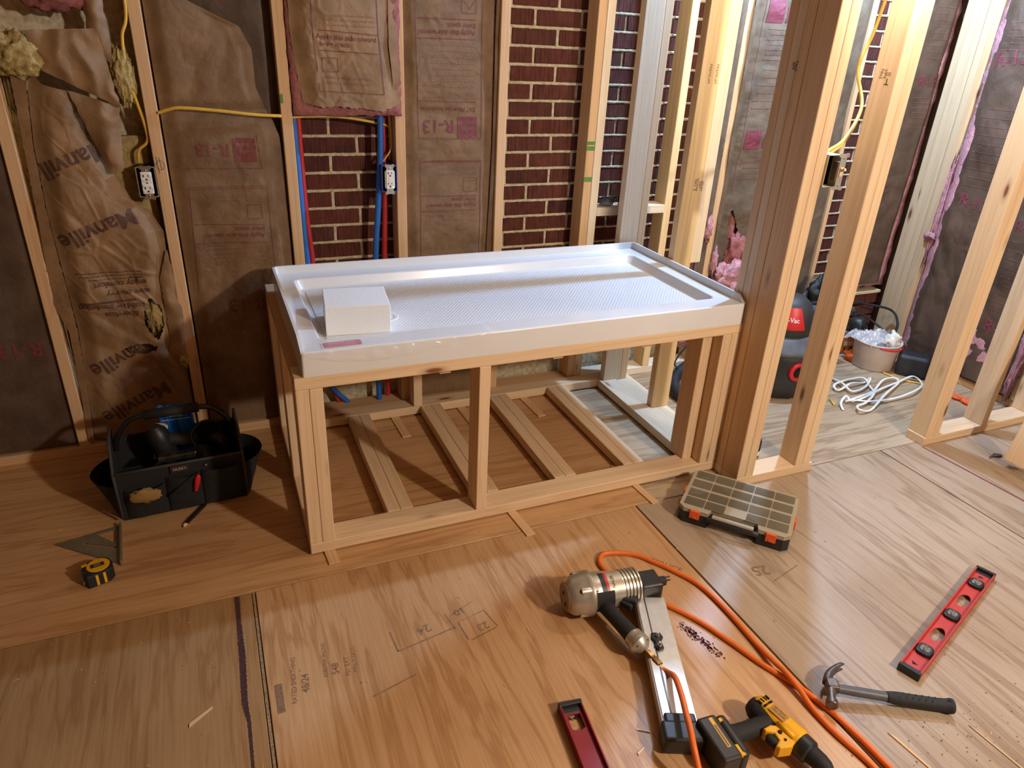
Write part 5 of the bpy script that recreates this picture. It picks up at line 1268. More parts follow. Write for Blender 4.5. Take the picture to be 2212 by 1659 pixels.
# ---- speed square and tape measure
def square():
    o = thing('speed_square', (0, 0, ZF), 'dull aluminium speed square lying flat beside the tape measure', 'square')
    a, b_, c = Vector((-0.739, 0.313)), Vector((-0.559, 0.353)), Vector((-0.543, 0.146)); g_ = (a+b_+c)/3
    al = plain('dull_square', (150, 142, 120), 0.45, 0.6, var=0.15)
    inner = [g_+(p-g_)*0.36+Vector((0.018, 0.006)) for p in (a, b_, c)]
    sl = [(-0.662, 0.292), (-0.568, 0.228), (-0.566, 0.220), (-0.664, 0.288)]
    prism('blade', [tuple(a), tuple(c), tuple(b_)], 0.0045, al, o, (0, 0, 0.002), bev=0.0006, seg=1, holes=[[(-0.625, 0.324), (-0.572, 0.332), (-0.568, 0.262)], [(-0.655, 0.290), (-0.563, 0.240), (-0.562, 0.230), (-0.660, 0.284)]])
    d = (b_-c).normalized(); an = math.degrees(math.atan2(d.y, d.x)); m_ = (b_+c)/2
    obox('fence', o, (m_.x, m_.y, 0.009), an, 0.210, 0.006, 0.018, al, 0.0008, 1)
    it = []
    for k in range(24):
        t = k/24; p = a+(c-a)*t; n_ = Vector((-(c-a).y, (c-a).x)).normalized(); it.append(('line', p.x+n_.x*0.002, p.y+n_.y*0.002, p.x+n_.x*(0.011 if k % 4 == 0 else 0.007), p.y+n_.y*(0.011 if k % 4 == 0 else 0.007), 0.0009))
    tag(print_on('scale_marks', it, lambda u, v: (u, v, 0.0068), M['ink_black'], o), kind='stuff')
square()
def tape():
    o = thing('tape_measure', (-0.598, 0.108, ZF), 'black and yellow tape measure lying beside the speed square', 'tape measure', (0, 0, math.radians(20)))
    body = [(-0.040, -0.028), (-0.036, -0.036), (0.022, -0.036), (0.036, -0.024), (0.040, 0.0), (0.036, 0.024), (0.020, 0.038), (-0.010, 0.040), (-0.030, 0.030), (-0.040, 0.010)]
    prism('case', body, 0.044, M['black_rubber'], o, (0, 0, 0), bev=0.005, seg=3)
    p_ = prism('side_plate', ellipse(0.031, 0.031, 28, 0.003, 0.002), 0.0030, M['yellow'], o, (0, 0, 0.0430), bev=0.0012, seg=2)
    prism('name_label', rrect(0.036, 0.017, 0.002, 2), 0.0008, plain('label_black', (46, 42, 36), 0.4), p_, (0.001, 0.002, 0.0030), (0, 0, math.radians(-6)))
    prism('label_panel', rrect(0.018, 0.010, 0.001, 2), 0.0006, plain('label_grey', (120, 112, 96), 0.4), p_, (0.001, 0.002, 0.0037), (0, 0, math.radians(-6)))
    for x in (-0.012, 0.008): box('yellow_stripe', x-0.0035, x+0.0035, -0.0372, -0.0355, 0.004, 0.040, M['yellow'], o, 0.0004, 1)
    box('yellow_corner', -0.036, -0.020, 0.020, 0.030, 0.0425, 0.0445, M['yellow'], o, 0.0006, 1)
    box('blade_hook', -0.046, -0.040, -0.012, 0.012, 0.001, 0.014, M['steel'], o, 0.0006, 1)
    box('lock_button', -0.041, -0.034, -0.010, 0.010, 0.028, 0.046, M['black'], o, 0.002, 2)
tape()
pc = thing('pencil', (-0.335, 0.3385, ZF), 'dark carpenter pencil lying in front of the tool bag', 'pencil', (0, 0, math.atan2(-0.103, -0.068)))
box('barrel', -0.062, 0.050, -0.0065, 0.0065, 0, 0.008, M['black'], pc, 0.002, 2); prism('sharpened_tip', [(0.050, -0.006), (0.064, -0.0015), (0.064, 0.0015), (0.050, 0.006)], 0.007, pine('x', 'new'), pc, bev=0.001, seg=1); box('lead', 0.063, 0.068, -0.0012, 0.0012, 0.002, 0.005, M['hole'], pc, 0)

# ---- open tool bag with its contents
def tool_bag():
    o = thing('tool_bag', (-0.362, 0.505, ZF), 'black fabric open tool bag with a tube handle, under the printed paper batt', 'tool bag', (0, 0, math.radians(3)))
    fab = plain('black_canvas', (30, 29, 29), 0.85, var=0.3, scale=160, bmp=0.0006); edge = plain('grey_binding', (62, 60, 58), 0.8, var=0.2)
    Lx, Ly, H = 0.375, 0.225, 0.19
    def panel(name, pts, th, mat, parent=o): 
        bm = bmesh.new(); vs_ = [bm.verts.new(p) for p in pts]; f = bm.faces.new(vs_); bmesh.ops.recalc_face_normals(bm, faces=[f])
        n = f.normal.copy(); r = bmesh.ops.extrude_face_region(bm, geom=[f], use_keep_orig=True); bmesh.ops.translate(bm, vec=n*th, verts=[e for e in r['geom'] if isinstance(e, bmesh.types.BMVert)]); bmesh.ops.recalc_face_normals(bm, faces=bm.faces[:])
        return add_obj(name, bm_mesh(name, bm), mat, parent)
    x, y = Lx/2, Ly/2
    panel('bottom', [(-x, -y, 0.002), (x, -y, 0.002), (x, y, 0.002), (-x, y, 0.002)], 0.004, fab)
    for s in (-1, 1): panel('side_panel', [(-x, s*y, 0), (x, s*y, 0), (x+0.004, s*(y+0.012), H), (-x-0.004, s*(y+0.012), H)], 0.005, fab)
    for s in (-1, 1): panel('end_panel', [(s*x, -y, 0), (s*x, y, 0), (s*(x+0.004), y+0.010, H), (s*(x+0.004), 0.045, H+0.075), (s*(x+0.004), -0.045, H+0.075), (s*(x+0.004), -y-0.010, H)], 0.006, fab)
    tube('handle', [(-x+0.004, 0, H+0.02), (-x+0.010, 0, H+0.055), (-x+0.04, 0, H+0.105), (-0.10, 0, H+0.130), (0, 0, H+0.132), (0.10, 0, H+0.130), (x-0.04, 0, H+0.105), (x-0.010, 0, H+0.055), (x-0.004, 0, H+0.02)], 0.0095, plain('black_tube', (26, 26, 27), 0.28), o, 14, 6)
    tube('handle_grip', [(-0.085, 0, H+0.131), (0.085, 0, H+0.131)], 0.0165, M['grip'], o, 16, raw=True)
    # bulging outside pockets
    def pocket(name, x0, x1, z0_, z1_, out, sgn=-1, axis='y'):
        V, F = [], []; n, m = 16, 10
        for j in range(m+1):
            for i in range(n+1):
                u = x0+(x1-x0)*i/n; w = z0_+(z1_-z0_)*j/m; b_ = out*math.sin(math.pi*i/n)**0.6*(0.35+0.65*j/m)+0.003*mnoise.noise(Vector((u*30, w*30, 2)))
                base = y+0.005+0.012*w/H
                V.append((u, sgn*(base+b_), w) if axis == 'y' else (sgn*(x+0.008+b_), u, w))
        for j in range(m):
            for i in range(n): k = j*(n+1)+i; F.append((k, k+1, k+n+2, k+n+1))
        return add_mesh(name, V, F, fab, o, True)
    pocket('pocket', -x+0.01, -0.055, 0.01, 0.125, 0.030); pocket('pocket', -0.05, 0.055, 0.01, 0.145, 0.022); pocket('pocket', 0.06, x-0.01, 0.01, 0.150, 0.020)
    pocket('end_pocket', -y+0.005, y-0.005, 0.005, 0.135, 0.075, 1, 'x'); pocket('end_pocket', -y+0.005, y-0.005, 0.005, 0.130, 0.080, -1, 'x')
    tube('binding', [(-x-0.006, -y-0.017, H), (0, -y-0.017, H), (x+0.006, -y-0.017, H)], 0.0045, edge, o, 8, raw=True); tube('binding', [(-x-0.006, y+0.014, H), (x+0.006, y+0.014, H)], 0.0045, edge, o, 8, raw=True)
    for s in (-1, 1): tube('binding', [(s*(x+0.008), -y-0.014, 0.02), (s*(x+0.008), -y-0.016, H), (s*(x+0.008), -0.048, H+0.077), (s*(x+0.008), 0.048, H+0.077), (s*(x+0.008), y+0.012, H)], 0.0048, edge, o, 8, raw=True)
    box('name_tab', -0.030, 0.026, -y-0.021, -y-0.018, H-0.030, H-0.006, plain('woven_tab', (58, 30, 28), 0.7), o, 0.0005)
    print_on('tab_lettering', [('text', 'HUSKY', -0.002, H-0.022, 0.013, 0, 'c')], lambda u, v: (u, -y-0.0222, v), plain('tab_ink', (190, 180, 170), 0.6), o)
    axis_tube('snap_button', o, (0.078, -y-0.016, H-0.022), (0, -1, 0), [(0, 0.005), (0.004, 0.004)], M['steel'], 12)
    return o
tool_bag()
def W_bag(x, y, z): c, s = math.cos(math.radians(3)), math.sin(math.radians(3)); return (-0.362+x*c-y*s, 0.505+x*s+y*c, ZF+z)
# things in the bag
gl = thing('impact_driver', W_bag(-0.03, 0.02, 0.125), 'black power tool standing nose up in the tool bag', 'power tool', (0, math.radians(-14), 0))
axis_tube('motor_housing', gl, (0, 0, 0.0), (0, 0, 1), [(0, 0.030), (0.02, 0.036), (0.09, 0.038), (0.12, 0.034), (0.14, 0.020), (0.142, 0.005)], M['black'], 24)
axis_tube('grip', gl, (0.01, 0, 0.085), (1, 0, -0.45), [(0, 0.024), (0.05, 0.022), (0.10, 0.026)], M['grip'], 20)
bl = thing('blue_packet', W_bag(0.010, 0.055, 0.10), 'glossy blue plastic packet sticking up out of the tool bag', 'packet')
def packet():
    V, F = [], []; n = 20
    for j in range(n+1):
        for i in range(n+1):
            u, v = (i/n-0.5)*0.105, j/n*0.215; V.append((u, 0.006*math.sin(i*0.9)+0.010*mnoise.noise(Vector((u*40, v*30, 1))), v+0.004*math.sin(i*1.1)*(j/n)))
    for j in range(n):
        for i in range(n): k = j*(n+1)+i; F.append((k, k+1, k+n+2, k+n+1))
    f_ = add_mesh('film', V, F, plain('blue_film', (28, 96, 186), 0.16, var=0.1), bl, True)
    sm = f_.modifiers.new('thickness', 'SOLIDIFY'); sm.thickness = 0.004
    print_on('packet_lettering', [('text', 'WIPES', 0, 0.175, 0.016, 0, 'c'), ('line', -0.045, 0.166, 0.045, 0.166, 0.0018)], lambda u, v: (u, -0.0125, v), plain('packet_ink', (196, 214, 236), 0.4), bl)
packet()
tag(box('wood_scrap', W_bag(-0.055, 0, 0)[0]-0.02, W_bag(-0.055, 0, 0)[0]+0.018, 0.555, 0.575, 0.10, 0.245, pine('z', 'pale'), None, 0.002, rot=(math.radians(8), math.radians(12), 0)), 'small pale wood scrap sticking out of the tool bag', 'wood scrap')
hp = thing('ear_muffs', W_bag(0.075, -0.02, 0.115), 'black ear muffs lying on top of the tool bag contents', 'ear muffs')
axis_tube('ear_cup', hp, (0, 0, 0.02), (-0.5, -0.6, 0.5), [(0, 0.036), (0.01, 0.044), (0.03, 0.044), (0.044, 0.034), (0.048, 0.01)], M['black'], 26); axis_tube('ear_cup', hp, (0.045, 0.05, 0.02), (0.5, 0.4, 0.3), [(0, 0.036), (0.01, 0.044), (0.03, 0.044), (0.044, 0.034), (0.048, 0.01)], M['black'], 26)
tube('head_band', [(-0.01, -0.01, 0.05), (-0.03, 0.02, 0.10), (0.01, 0.06, 0.125), (0.06, 0.08, 0.10), (0.065, 0.07, 0.04)], 0.006, M['black'], hp, 10, 8)
ns = thing('nail_strip', W_bag(-0.005, -0.085, 0.170), 'strip of collated nails lying at the front edge of the tool bag', 'nail strip', (0, 0, math.radians(4)))
for k in range(22): axis_tube('nail', ns, (-0.055+k*0.0052, 0, 0.012), (0.0, 1, 0.02), [(0, 0.0034), (0.0012, 0.0034), (0.0013, 0.0015), (0.05, 0.0015), (0.054, 0.0002)], M['steel'], 8)
box('paper_strip', -0.058, 0.060, 0.020, 0.034, 0.0095, 0.0106, plain('nail_paper', (176, 150, 92), 0.6), ns, 0)
gv = thing('work_glove', W_bag(-0.115, -0.15, 0.085), 'tan leather glove tucked in the tool bag pocket', 'glove')
V, F = [], []
def leather():
    o = fibre_blob('leather_fold', gv, lambda u, v, h: (u, -h, v), 0.0, 0.02, 0.0, 0.046, 0.026, 0.012, plain('tan_leather', (148, 116, 62), 0.7), 2.0, 0.3, 2.2, 24); return o
leather()
mk_ = thing('marker_pen', W_bag(-0.02, -0.145, 0.10), 'black marker pen with white lettering in the tool bag pocket', 'marker', (0, math.radians(52), 0))
axis_tube('barrel', mk_, (0, 0, -0.03), (0, 0, 1), [(0, 0.004), (0.004, 0.0065), (0.07, 0.0065), (0.074, 0.005)], M['black'], 14); axis_tube('cap', mk_, (0, 0, 0.042), (0, 0, 1), [(0, 0.0072), (0.026, 0.0068), (0.028, 0.003)], M['black_rubber'], 14)
rk = thing('red_handle_tool', W_bag(0.035, -0.146, 0.115), 'red-handled hand tool poking out of the tool bag pocket', 'hand tool')
axis_tube('handle', rk, (0, 0, -0.03), (0.25, -0.05, 1), [(0, 0.006), (0.03, 0.009), (0.055, 0.009), (0.062, 0.004)], M['red'], 14)

# ================================================================== things in the far room
def corrug(name, pts, r, mat, parent=None, pitch=0.0085, sides=16):
    path = catmull(pts, 40); out = [path[0]]; acc = 0.0
    for a, b_ in zip(path, path[1:]):
        acc += (b_-a).length
        if acc >= pitch/2: out.append(b_); acc = 0
    rad = [r if i % 2 else r*0.86 for i in range(len(out))]
    V, F = tube_data(out, rad, sides); return add_mesh(name, V, F, mat, parent, True)
dark_drum = plain('dusty_black_drum', (48, 46, 45), 0.55, var=0.35, scale=9); grey_lid = plain('dusty_grey_lid', (86, 88, 92), 0.55, var=0.25, scale=14)
def shop_vac():
    o = thing('shop_vacuum', (2.32, 0.545, ZF), 'black and red shop vacuum standing behind the doorway studs', 'vacuum', (0, 0, math.radians(-135)))
    lathe('drum', [(0.001, 0), (0.135, 0), (0.150, 0.008), (0.158, 0.06), (0.166, 0.20), (0.168, 0.225), (0.160, 0.23), (0.001, 0.231)], dark_drum, o, 48)
    lathe('lid', [(0.168, 0.226), (0.176, 0.228), (0.177, 0.242), (0.166, 0.256), (0.135, 0.292), (0.120, 0.306), (0.001, 0.307)], grey_lid, o, 48)
    lathe('motor_head', [(0.118, 0.304), (0.122, 0.312), (0.120, 0.345), (0.112, 0.40), (0.096, 0.445), (0.06, 0.475), (0.001, 0.482)], dark_drum, o, 40)
    V, F = [], []; n, m = 14, 12
    for j in range(m+1):
        for i in range(n+1):
            a = (-0.75+1.5*i/n)*(1-0.25*j/m); z = 0.345+0.100*j/m; r = 0.124-0.027*((z-0.345)/0.10)**1.6; V.append((r*math.cos(a), r*math.sin(a), z))
    for j in range(m):
        for i in range(n): k = j*(n+1)+i; F.append((k, k+1, k+n+2, k+n+1))
    add_mesh('red_panel', V, F, M['red'], o, True)
    def cyl(u, v): r = 0.1255-0.027*(max(0, v-0.345)/0.10)**1.6; a = u/0.12; return (r*math.cos(a), r*math.sin(a), v)
    print_on('vacuum_lettering', [('text', 'Shop-Vac', 0.0, 0.382, 0.030, 0, 'c')], cyl, M['white_plastic'], o)
    for s in (0.62, -0.9):
        rg = axis_tube('port_ring', o, Vector((math.cos(s)*0.160, math.sin(s)*0.160, 0.155)), (math.cos(s), math.sin(s), 0), [(0, 0.046), (0.014, 0.046), (0.018, 0.040), (0.018, 0.030), (0.008, 0.028)], M['red'], 28)
        axis_tube('port_opening', rg, Vector((math.cos(s)*0.160, math.sin(s)*0.160, 0.155)), (math.cos(s), math.sin(s), 0), [(0.010, 0.0285), (0.0105, 0.0285)], M['hole'], 24)
    box('latch', 0.05, 0.09, 0.148, 0.176, 0.225, 0.285, M['red'], o, 0.004, 2)
    for k in range(4): a = k*math.pi/2+0.6; axis_tube('caster', o, Vector((math.cos(a)*0.135, math.sin(a)*0.135-0.012, 0.012)), (0, 1, 0), [(0, 0.010), (0.001, 0.013), (0.023, 0.013), (0.024, 0.010)], M['black'], 14)
shop_vac()
tag(corrug('vacuum_hose', [(2.20, 0.80, 0.26), (2.12, 0.83, 0.12), (2.00, 0.80, 0.05), (1.90, 0.755, 0.026), (1.815, 0.665, 0.022), (1.775, 0.565, 0.022), (1.800, 0.480, 0.022), (1.88, 0.435, 0.022), (2.00, 0.45, 0.025)], 0.028, plain('black_hose', (44, 44, 46), 0.5, var=0.15)), 'black corrugated vacuum hose curving over the floor behind the platform', 'hose')
tag(tube('power_cord', [(2.12, 0.80, 0.20), (1.98, 0.80, 0.16), (1.90, 0.79, 0.08), (1.90, 0.76, 0.05), (1.95, 0.72, 0.01), (2.04, 0.70, ZF+0.004)], 0.004, M['black_rubber'], None, 8), 'thin black power cord beside the vacuum hose', 'cord')
tag(corrug('ribbed_hose', [(2.46, 0.64, 0.34), (2.60, 0.645, 0.335), (2.72, 0.64, 0.325), (2.86, 0.65, 0.30)], 0.024, plain('grey_ribbed_hose', (70, 72, 76), 0.5, var=0.15)), 'grey ribbed hose lying over the gear behind the vacuum', 'hose')
# gear bag heap against the wall
def gear_bag():
    o = thing('gear_bag', (2.69, 0.76, ZF), 'slumped black tool bag with straps against the brick behind the studs', 'bag')
    fab = plain('bag_nylon', (30, 30, 32), 0.6, var=0.3, scale=40)
    fibre_blob('bag_body', o, lambda u, v, h: (u, -h, v), 0, 0.20, 0, 0.155, 0.185, 0.072, fab, 3.0, 0.28, 1.7, 40)
    fibre_blob('bag_top', o, lambda u, v, h: (u, -h, v), 0.02, 0.40, 0.02, 0.085, 0.075, 0.05, fab, 7.0, 0.35, 2.0, 34)
    fl_ = add_obj('flap', box_mesh('flap', 0.11, 0.012, 0.105, 0.010, 3), fab, o, True, (0.015, -0.075, 0.455), (math.radians(-18), math.radians(6), math.radians(-8)))
    for k, (a, b_) in enumerate((((-0.09, -0.08, 0.36), (0.09, -0.085, 0.31)), ((-0.10, -0.085, 0.30), (0.10, -0.08, 0.37)))):
        tube('strap', [a, ((a[0]+b_[0])/2, -0.105, (a[2]+b_[2])/2+0.03), b_], 0.008, M['black_rubber'], o, 10, 8, flat=(0.004, 0.012))
gear_bag()
sd = thing('grey_case', (2.60, 0.60, ZF), 'grey plastic tool case standing between the vacuum and the wall', 'case', (0, 0, math.radians(-12)))
box('case_body', -0.05, 0.05, -0.06, 0.06, 0, 0.21, plain('grey_plastic', (124, 126, 128), 0.45), sd, 0.010, 3); box('case_lid', -0.052, 0.052, -0.062, 0.062, 0.215, 0.245, plain('light_grey_plastic', (158, 160, 160), 0.4), sd, 0.008, 3); tube('case_handle', [(-0.03, 0, 0.245), (-0.028, 0, 0.275), (0.028, 0, 0.275), (0.03, 0, 0.245)], 0.006, M['alu'], sd, 10, 6)
# box with an orange label and black tool on top
ob = thing('tool_carton', (3.045, 0.795, ZF), 'grey carton with an orange printed label behind the bucket', 'carton', (0, 0, math.radians(-8)))
box('carton_body', -0.075, 0.085, -0.045, 0.045, 0, 0.135, plain('grey_carton', (138, 130, 120), 0.6), ob, 0.003, 2)
lb = box('orange_label', -0.062, 0.040, -0.0465, -0.0455, 0.010, 0.105, plain('orange_label', (232, 132, 36), 0.5), ob, 0); 
box('label_panel', -0.030, 0.042, -0.0012, -0.0006, -0.006, 0.018, plain('label_white', (226, 218, 204), 0.5), lb, 0)
for x, z in ((-0.02, -0.022), (0.02, -0.022), (-0.02, -0.038), (0.02, -0.038)): prism('label_icon', ellipse(0.009, 0.007, 14), 0.0006, M['ink_black'], lb, (x, -0.0005, z), (math.radians(90), 0, 0))
tl = thing('black_sander', (3.045, 0.795, ZF+0.136), 'black power tool with a yellow button lying on the grey carton', 'power tool', (0, 0, math.radians(10)))
axis_tube('tool_body', tl, (-0.03, -0.03, 0.045), (0.2, -1, 0.1), [(0, 0.034), (0.01, 0.040), (0.05, 0.040), (0.062, 0.032)], M['black'], 24); axis_tube('nozzle', tl, (-0.018, -0.09, 0.05), (0.2, -1, 0.1), [(0, 0.026), (0.014, 0.026), (0.0141, 0.022), (0.010, 0.021)], M['hole'], 20); box('yellow_button', 0.012, 0.034, -0.050, -0.034, 0.034, 0.044, plain('lime_button', (206, 214, 40), 0.4), tl, 0.002, 2); box('yellow_button', 0.018, 0.036, -0.048, -0.032, 0.058, 0.066, plain('lime_button_top', (206, 214, 40), 0.4), tl, 0.002, 2); box('tool_foot', -0.05, 0.07, -0.035, 0.03, 0, 0.014, M['black'], tl, 0.004, 2)
tag(tube('power_cord', [(2.95, 0.80, 0.27), (3.03, 0.79, 0.285), (3.12, 0.78, 0.268), (3.24, 0.74, 0.245), (3.265, 0.70, 0.22), (3.25, 0.66, 0.18), (3.21, 0.63, 0.155), (3.17, 0.61, 0.15)], 0.0065, M['black_rubber'], None, 10), 'thick black cord arching into the white bucket', 'cord')
tag(tube('power_cord', [(3.03, 0.77, 0.215), (3.09, 0.77, 0.215), (3.15, 0.72, 0.175), (3.16, 0.66, 0.15), (3.14, 0.60, 0.13)], 0.0060, M['black_rubber'], None, 10), 'black cord running from the power tool down into the bucket', 'cord')
def bucket():
    o = thing('bucket', (3.045, 0.592, ZF), 'small translucent white bucket with a red handle, full of odds and ends', 'bucket')
    m = plain('milky_plastic', (206, 190, 180), 0.4, var=0.12, scale=12); m.node_tree.nodes['Principled BSDF'].inputs['Subsurface Weight'].default_value = 0.2
    lathe('pail', [(0.001, 0.002), (0.098, 0.0), (0.104, 0.004), (0.112, 0.13), (0.116, 0.142), (0.121, 0.144), (0.121, 0.150), (0.114, 0.150), (0.108, 0.138), (0.101, 0.01), (0.001, 0.009)], m, o, 44)
    pts = [(0.122*math.cos(a), 0.122*math.sin(a), 0.142-0.016*math.sin((a+2.3)/2.6*math.pi)) for a in [(-2.3+2.6*k/14) for k in range(15)]]
    tube('handle', pts, 0.0048, M['red'], o, 10, 3)
bucket()
def foil():
    o = thing('plastic_bag', (3.055, 0.600, ZF+0.10), 'crinkled shiny clear plastic bag stuffed in the bucket', 'plastic bag')
    m, nt, b = new_mat('crinkled_film', (0.92, 0.93, 0.96, 1), 0.12, 0.35, 0.8); b.inputs['Alpha'].default_value = 0.55
    V, F = [], []; n = 40
    for j in range(n+1):
        for i in range(n+1):
            u, v = (i/n-0.5)*0.24, (j/n-0.5)*0.19
            h = 0.050+0.030*mnoise.noise(Vector((u*18, v*18, 2)))+0.016*abs(mnoise.noise(Vector((u*60, v*60, 5))))-1.6*(u*u+v*v)
            V.append((u, v+0.03, max(0.01, h)+0.012))
    for j in range(n):
        for i in range(n): k = j*(n+1)+i; F.append((k, k+1, k+n+2, k+n+1))
    add_mesh('film', V, F, m, o, False)
foil()
def rag(name, c, r, mat, label, cat, seed):
    o = thing(name, c, label, cat)
    fibre_blob('folds', o, lambda u, v, h: (u, -h, v), 0, r[2], 0, r[0], r[2], r[1], mat, seed, 0.5, 1.8, 34); return o
rag('cotton_glove', (3.095, 0.545, ZF+0.115), (0.042, 0.038, 0.042), plain('off_white_cotton', (224, 216, 204), 0.8), 'white cotton glove hanging over the bucket rim', 'glove', 2.0)
ow = plain('orange_coating', (222, 96, 40), 0.6)
rag('orange_glove', (2.985, 0.665, ZF), (0.040, 0.050, 0.026), ow, 'orange and white work glove lying left of the bucket', 'glove', 4.0)
o_ = rag('orange_glove', (3.125, 0.135, ZF), (0.018, 0.045, 0.012), ow, 'orange work glove showing behind the right doorway stud', 'glove', 6.0)
for k in range(3): tube('finger', [(-0.01+0.018*k, -0.03, 0.012), (-0.012+0.02*k, -0.062, 0.012), (-0.013+0.022*k, -0.085, 0.010)], [0.010, 0.010, 0.007], ow, o_, 10, 5)
def black_gear():
    o = thing('black_drill_case', (3.165, 0.415, ZF), 'dusty black moulded tool lying between the bucket and the right wall', 'power tool', (0, 0, math.radians(-52)))
    bk = plain('dusty_black', (40, 40, 42), 0.5, var=0.3, scale=20)
    box('tool_body', -0.10, 0.05, -0.055, 0.055, 0.0, 0.115, bk, o, 0.022, 4); box('tool_neck', 0.03, 0.12, -0.045, 0.045, 0.0, 0.075, bk, o, 0.014, 3); box('tool_shoe', 0.10, 0.165, -0.052, 0.052, 0.0, 0.045, bk, o, 0.006, 2)
    box('jaw', 0.150, 0.185, -0.040, -0.012, 0.010, 0.030, M['dark_steel'], o, 0.003, 2); box('jaw', 0.150, 0.185, 0.012, 0.040, 0.010, 0.030, M['dark_steel'], o, 0.003, 2)
black_gear()
# coil of white cable on the floor
cz = ZF+0.005
wc = [(2.683, 0.512), (2.659, 0.428), (2.650, 0.349), (2.753, 0.363), (2.854, 0.428), (2.80, 0.415), (2.70, 0.406), (2.600, 0.385), (2.60, 0.42), (2.677, 0.446), (2.762, 0.463), (2.815, 0.434), (2.798, 0.373), (2.719, 0.282), (2.609, 0.229), (2.545, 0.217), (2.513, 0.175), (2.595, 0.180), (2.778, 0.263), (2.972, 0.354), (2.982, 0.394), (2.899, 0.389), (2.765, 0.324), (2.623, 0.279), (2.542, 0.282), (2.560, 0.262), (2.656, 0.228), (2.795, 0.224), (2.953, 0.242), (3.098, 0.315), (3.090, 0.371), (2.967, 0.356), (2.805, 0.318), (2.661, 0.272), (2.571, 0.273), (2.563, 0.305), (2.501, 0.274), (2.464, 0.222)]
pts = [(x, y, cz+0.020*abs(math.sin(k*1.3))*(0 if k in (0, len(wc)-1) else 1)) for k, (x, y) in enumerate(wc)]
tag(tube('white_cable', pts, 0.006, M['cable_white'], None, 10, 9, flat=(0.0062, 0.0036)), 'loosely coiled white flat cable on the floor inside the doorway', 'cable')
tag(tube('cable_offcut', [(2.49, 0.332, cz), (2.464, 0.275, cz)], 0.005, M['cable_yellow'], None, 10, raw=True), 'short yellow cable offcut by the white coil', 'cable')
tag(tube('cable_offcut', [(3.014, 0.486, cz), (3.03, 0.40, cz), (3.093, 0.323, cz), (3.14, 0.29, cz)], 0.0045, M['cable_yellow'], None, 10), 'long yellow cable offcut in front of the bucket', 'cable')
cn = thing('spray_can', (1.775, 0.045, ZF), 'black and white can on the floor behind the organizer and doorway plate', 'can')
lathe('can_body', [(0.001, 0), (0.030, 0), (0.033, 0.004), (0.033, 0.012), (0.033, 0.070), (0.030, 0.078), (0.022, 0.080), (0.021, 0.084), (0.001, 0.085)], M['black'], cn, 28); lathe('can_band', [(0.0332, 0.010), (0.0336, 0.011), (0.0336, 0.030), (0.0332, 0.031)], M['white_plastic'], cn, 28)
# loose stud leaning at the right edge
def lean():
    o = thing('loose_stud', (2.742, -0.401, ZF), 'loose pine stud leaning at the right edge by the doorway', 'stud')
    b = add_obj('board', box_mesh('board', T, W4*0.9, 1.6, 0.003, 2), pine('z', 'new'), o, False, (0.165, -0.004, 0.815), (0, math.radians(11.5), 0))
lean()
# safety glasses on the blocking
def glasses():
    o = thing('safety_glasses', (1.50, 0.905, 0.8455), 'black safety glasses resting on the short block between studs', 'glasses', (0, 0, math.radians(4)))
    m, nt, b = new_mat('smoke_lens', (0.10, 0.10, 0.11, 1), 0.08, 0, 0.7); b.inputs['Alpha'].default_value = 0.75
    for s in (-1, 1):
        V, F = [], []; n = 14
        for i in range(n+1):
            t = i/n; a = math.radians(20+70*t)*s; x = 0.066*math.sin(a)*0.98; y = -0.034*math.cos(a)-0.006; hgt = 0.036*(0.65+0.35*math.sin(math.pi*(0.15+0.8*t)))
            V += [(x, y, 0.006), (x, y-0.002, 0.006+hgt)]
        for i in range(n): F.append((2*i, 2*i+2, 2*i+3, 2*i+1))
        l_ = add_mesh('lens', V, F, m, o, True); sm = l_.modifiers.new('thickness', 'SOLIDIFY'); sm.thickness = 0.002
        tube('temple', [(s*0.066, -0.014, 0.036), (s*0.064, 0.02, 0.034), (s*0.050, 0.045, 0.020), (s*0.035, 0.05, 0.006)], 0.003, M['black'], o, 8, 6)
    tube('brow_bar', [(-0.066, -0.016, 0.040), (-0.04, -0.034, 0.044), (0, -0.036, 0.044), (0.04, -0.034, 0.044), (0.066, -0.016, 0.040)], 0.0032, M['black'], o, 8, 6)
    tube('nose_pad', [(-0.012, -0.036, 0.040), (-0.016, -0.034, 0.010)], 0.0025, M['black'], o, 8, raw=True); tube('nose_pad', [(0.012, -0.036, 0.040), (0.016, -0.034, 0.010)], 0.0025, M['black'], o, 8, raw=True)
glasses()
# low brick pier in the corner
for i, (x0_, x1_) in enumerate(((3.11, 3.20), (3.205, 3.29))):
    for k in range(4): 
        o_ = add_obj('brick', box_mesh('corner_brick', x1_-x0_, 0.10, 0.056, 0.003, 1), M['brick'], wb, False, ((x0_+x1_)/2, 0.915, 0.06+k*PZ))
box('pier_cap', 3.10, 3.295, 0.855, 0.965, 0.295, 0.312, M['mortar'], wb, 0.004, 2)
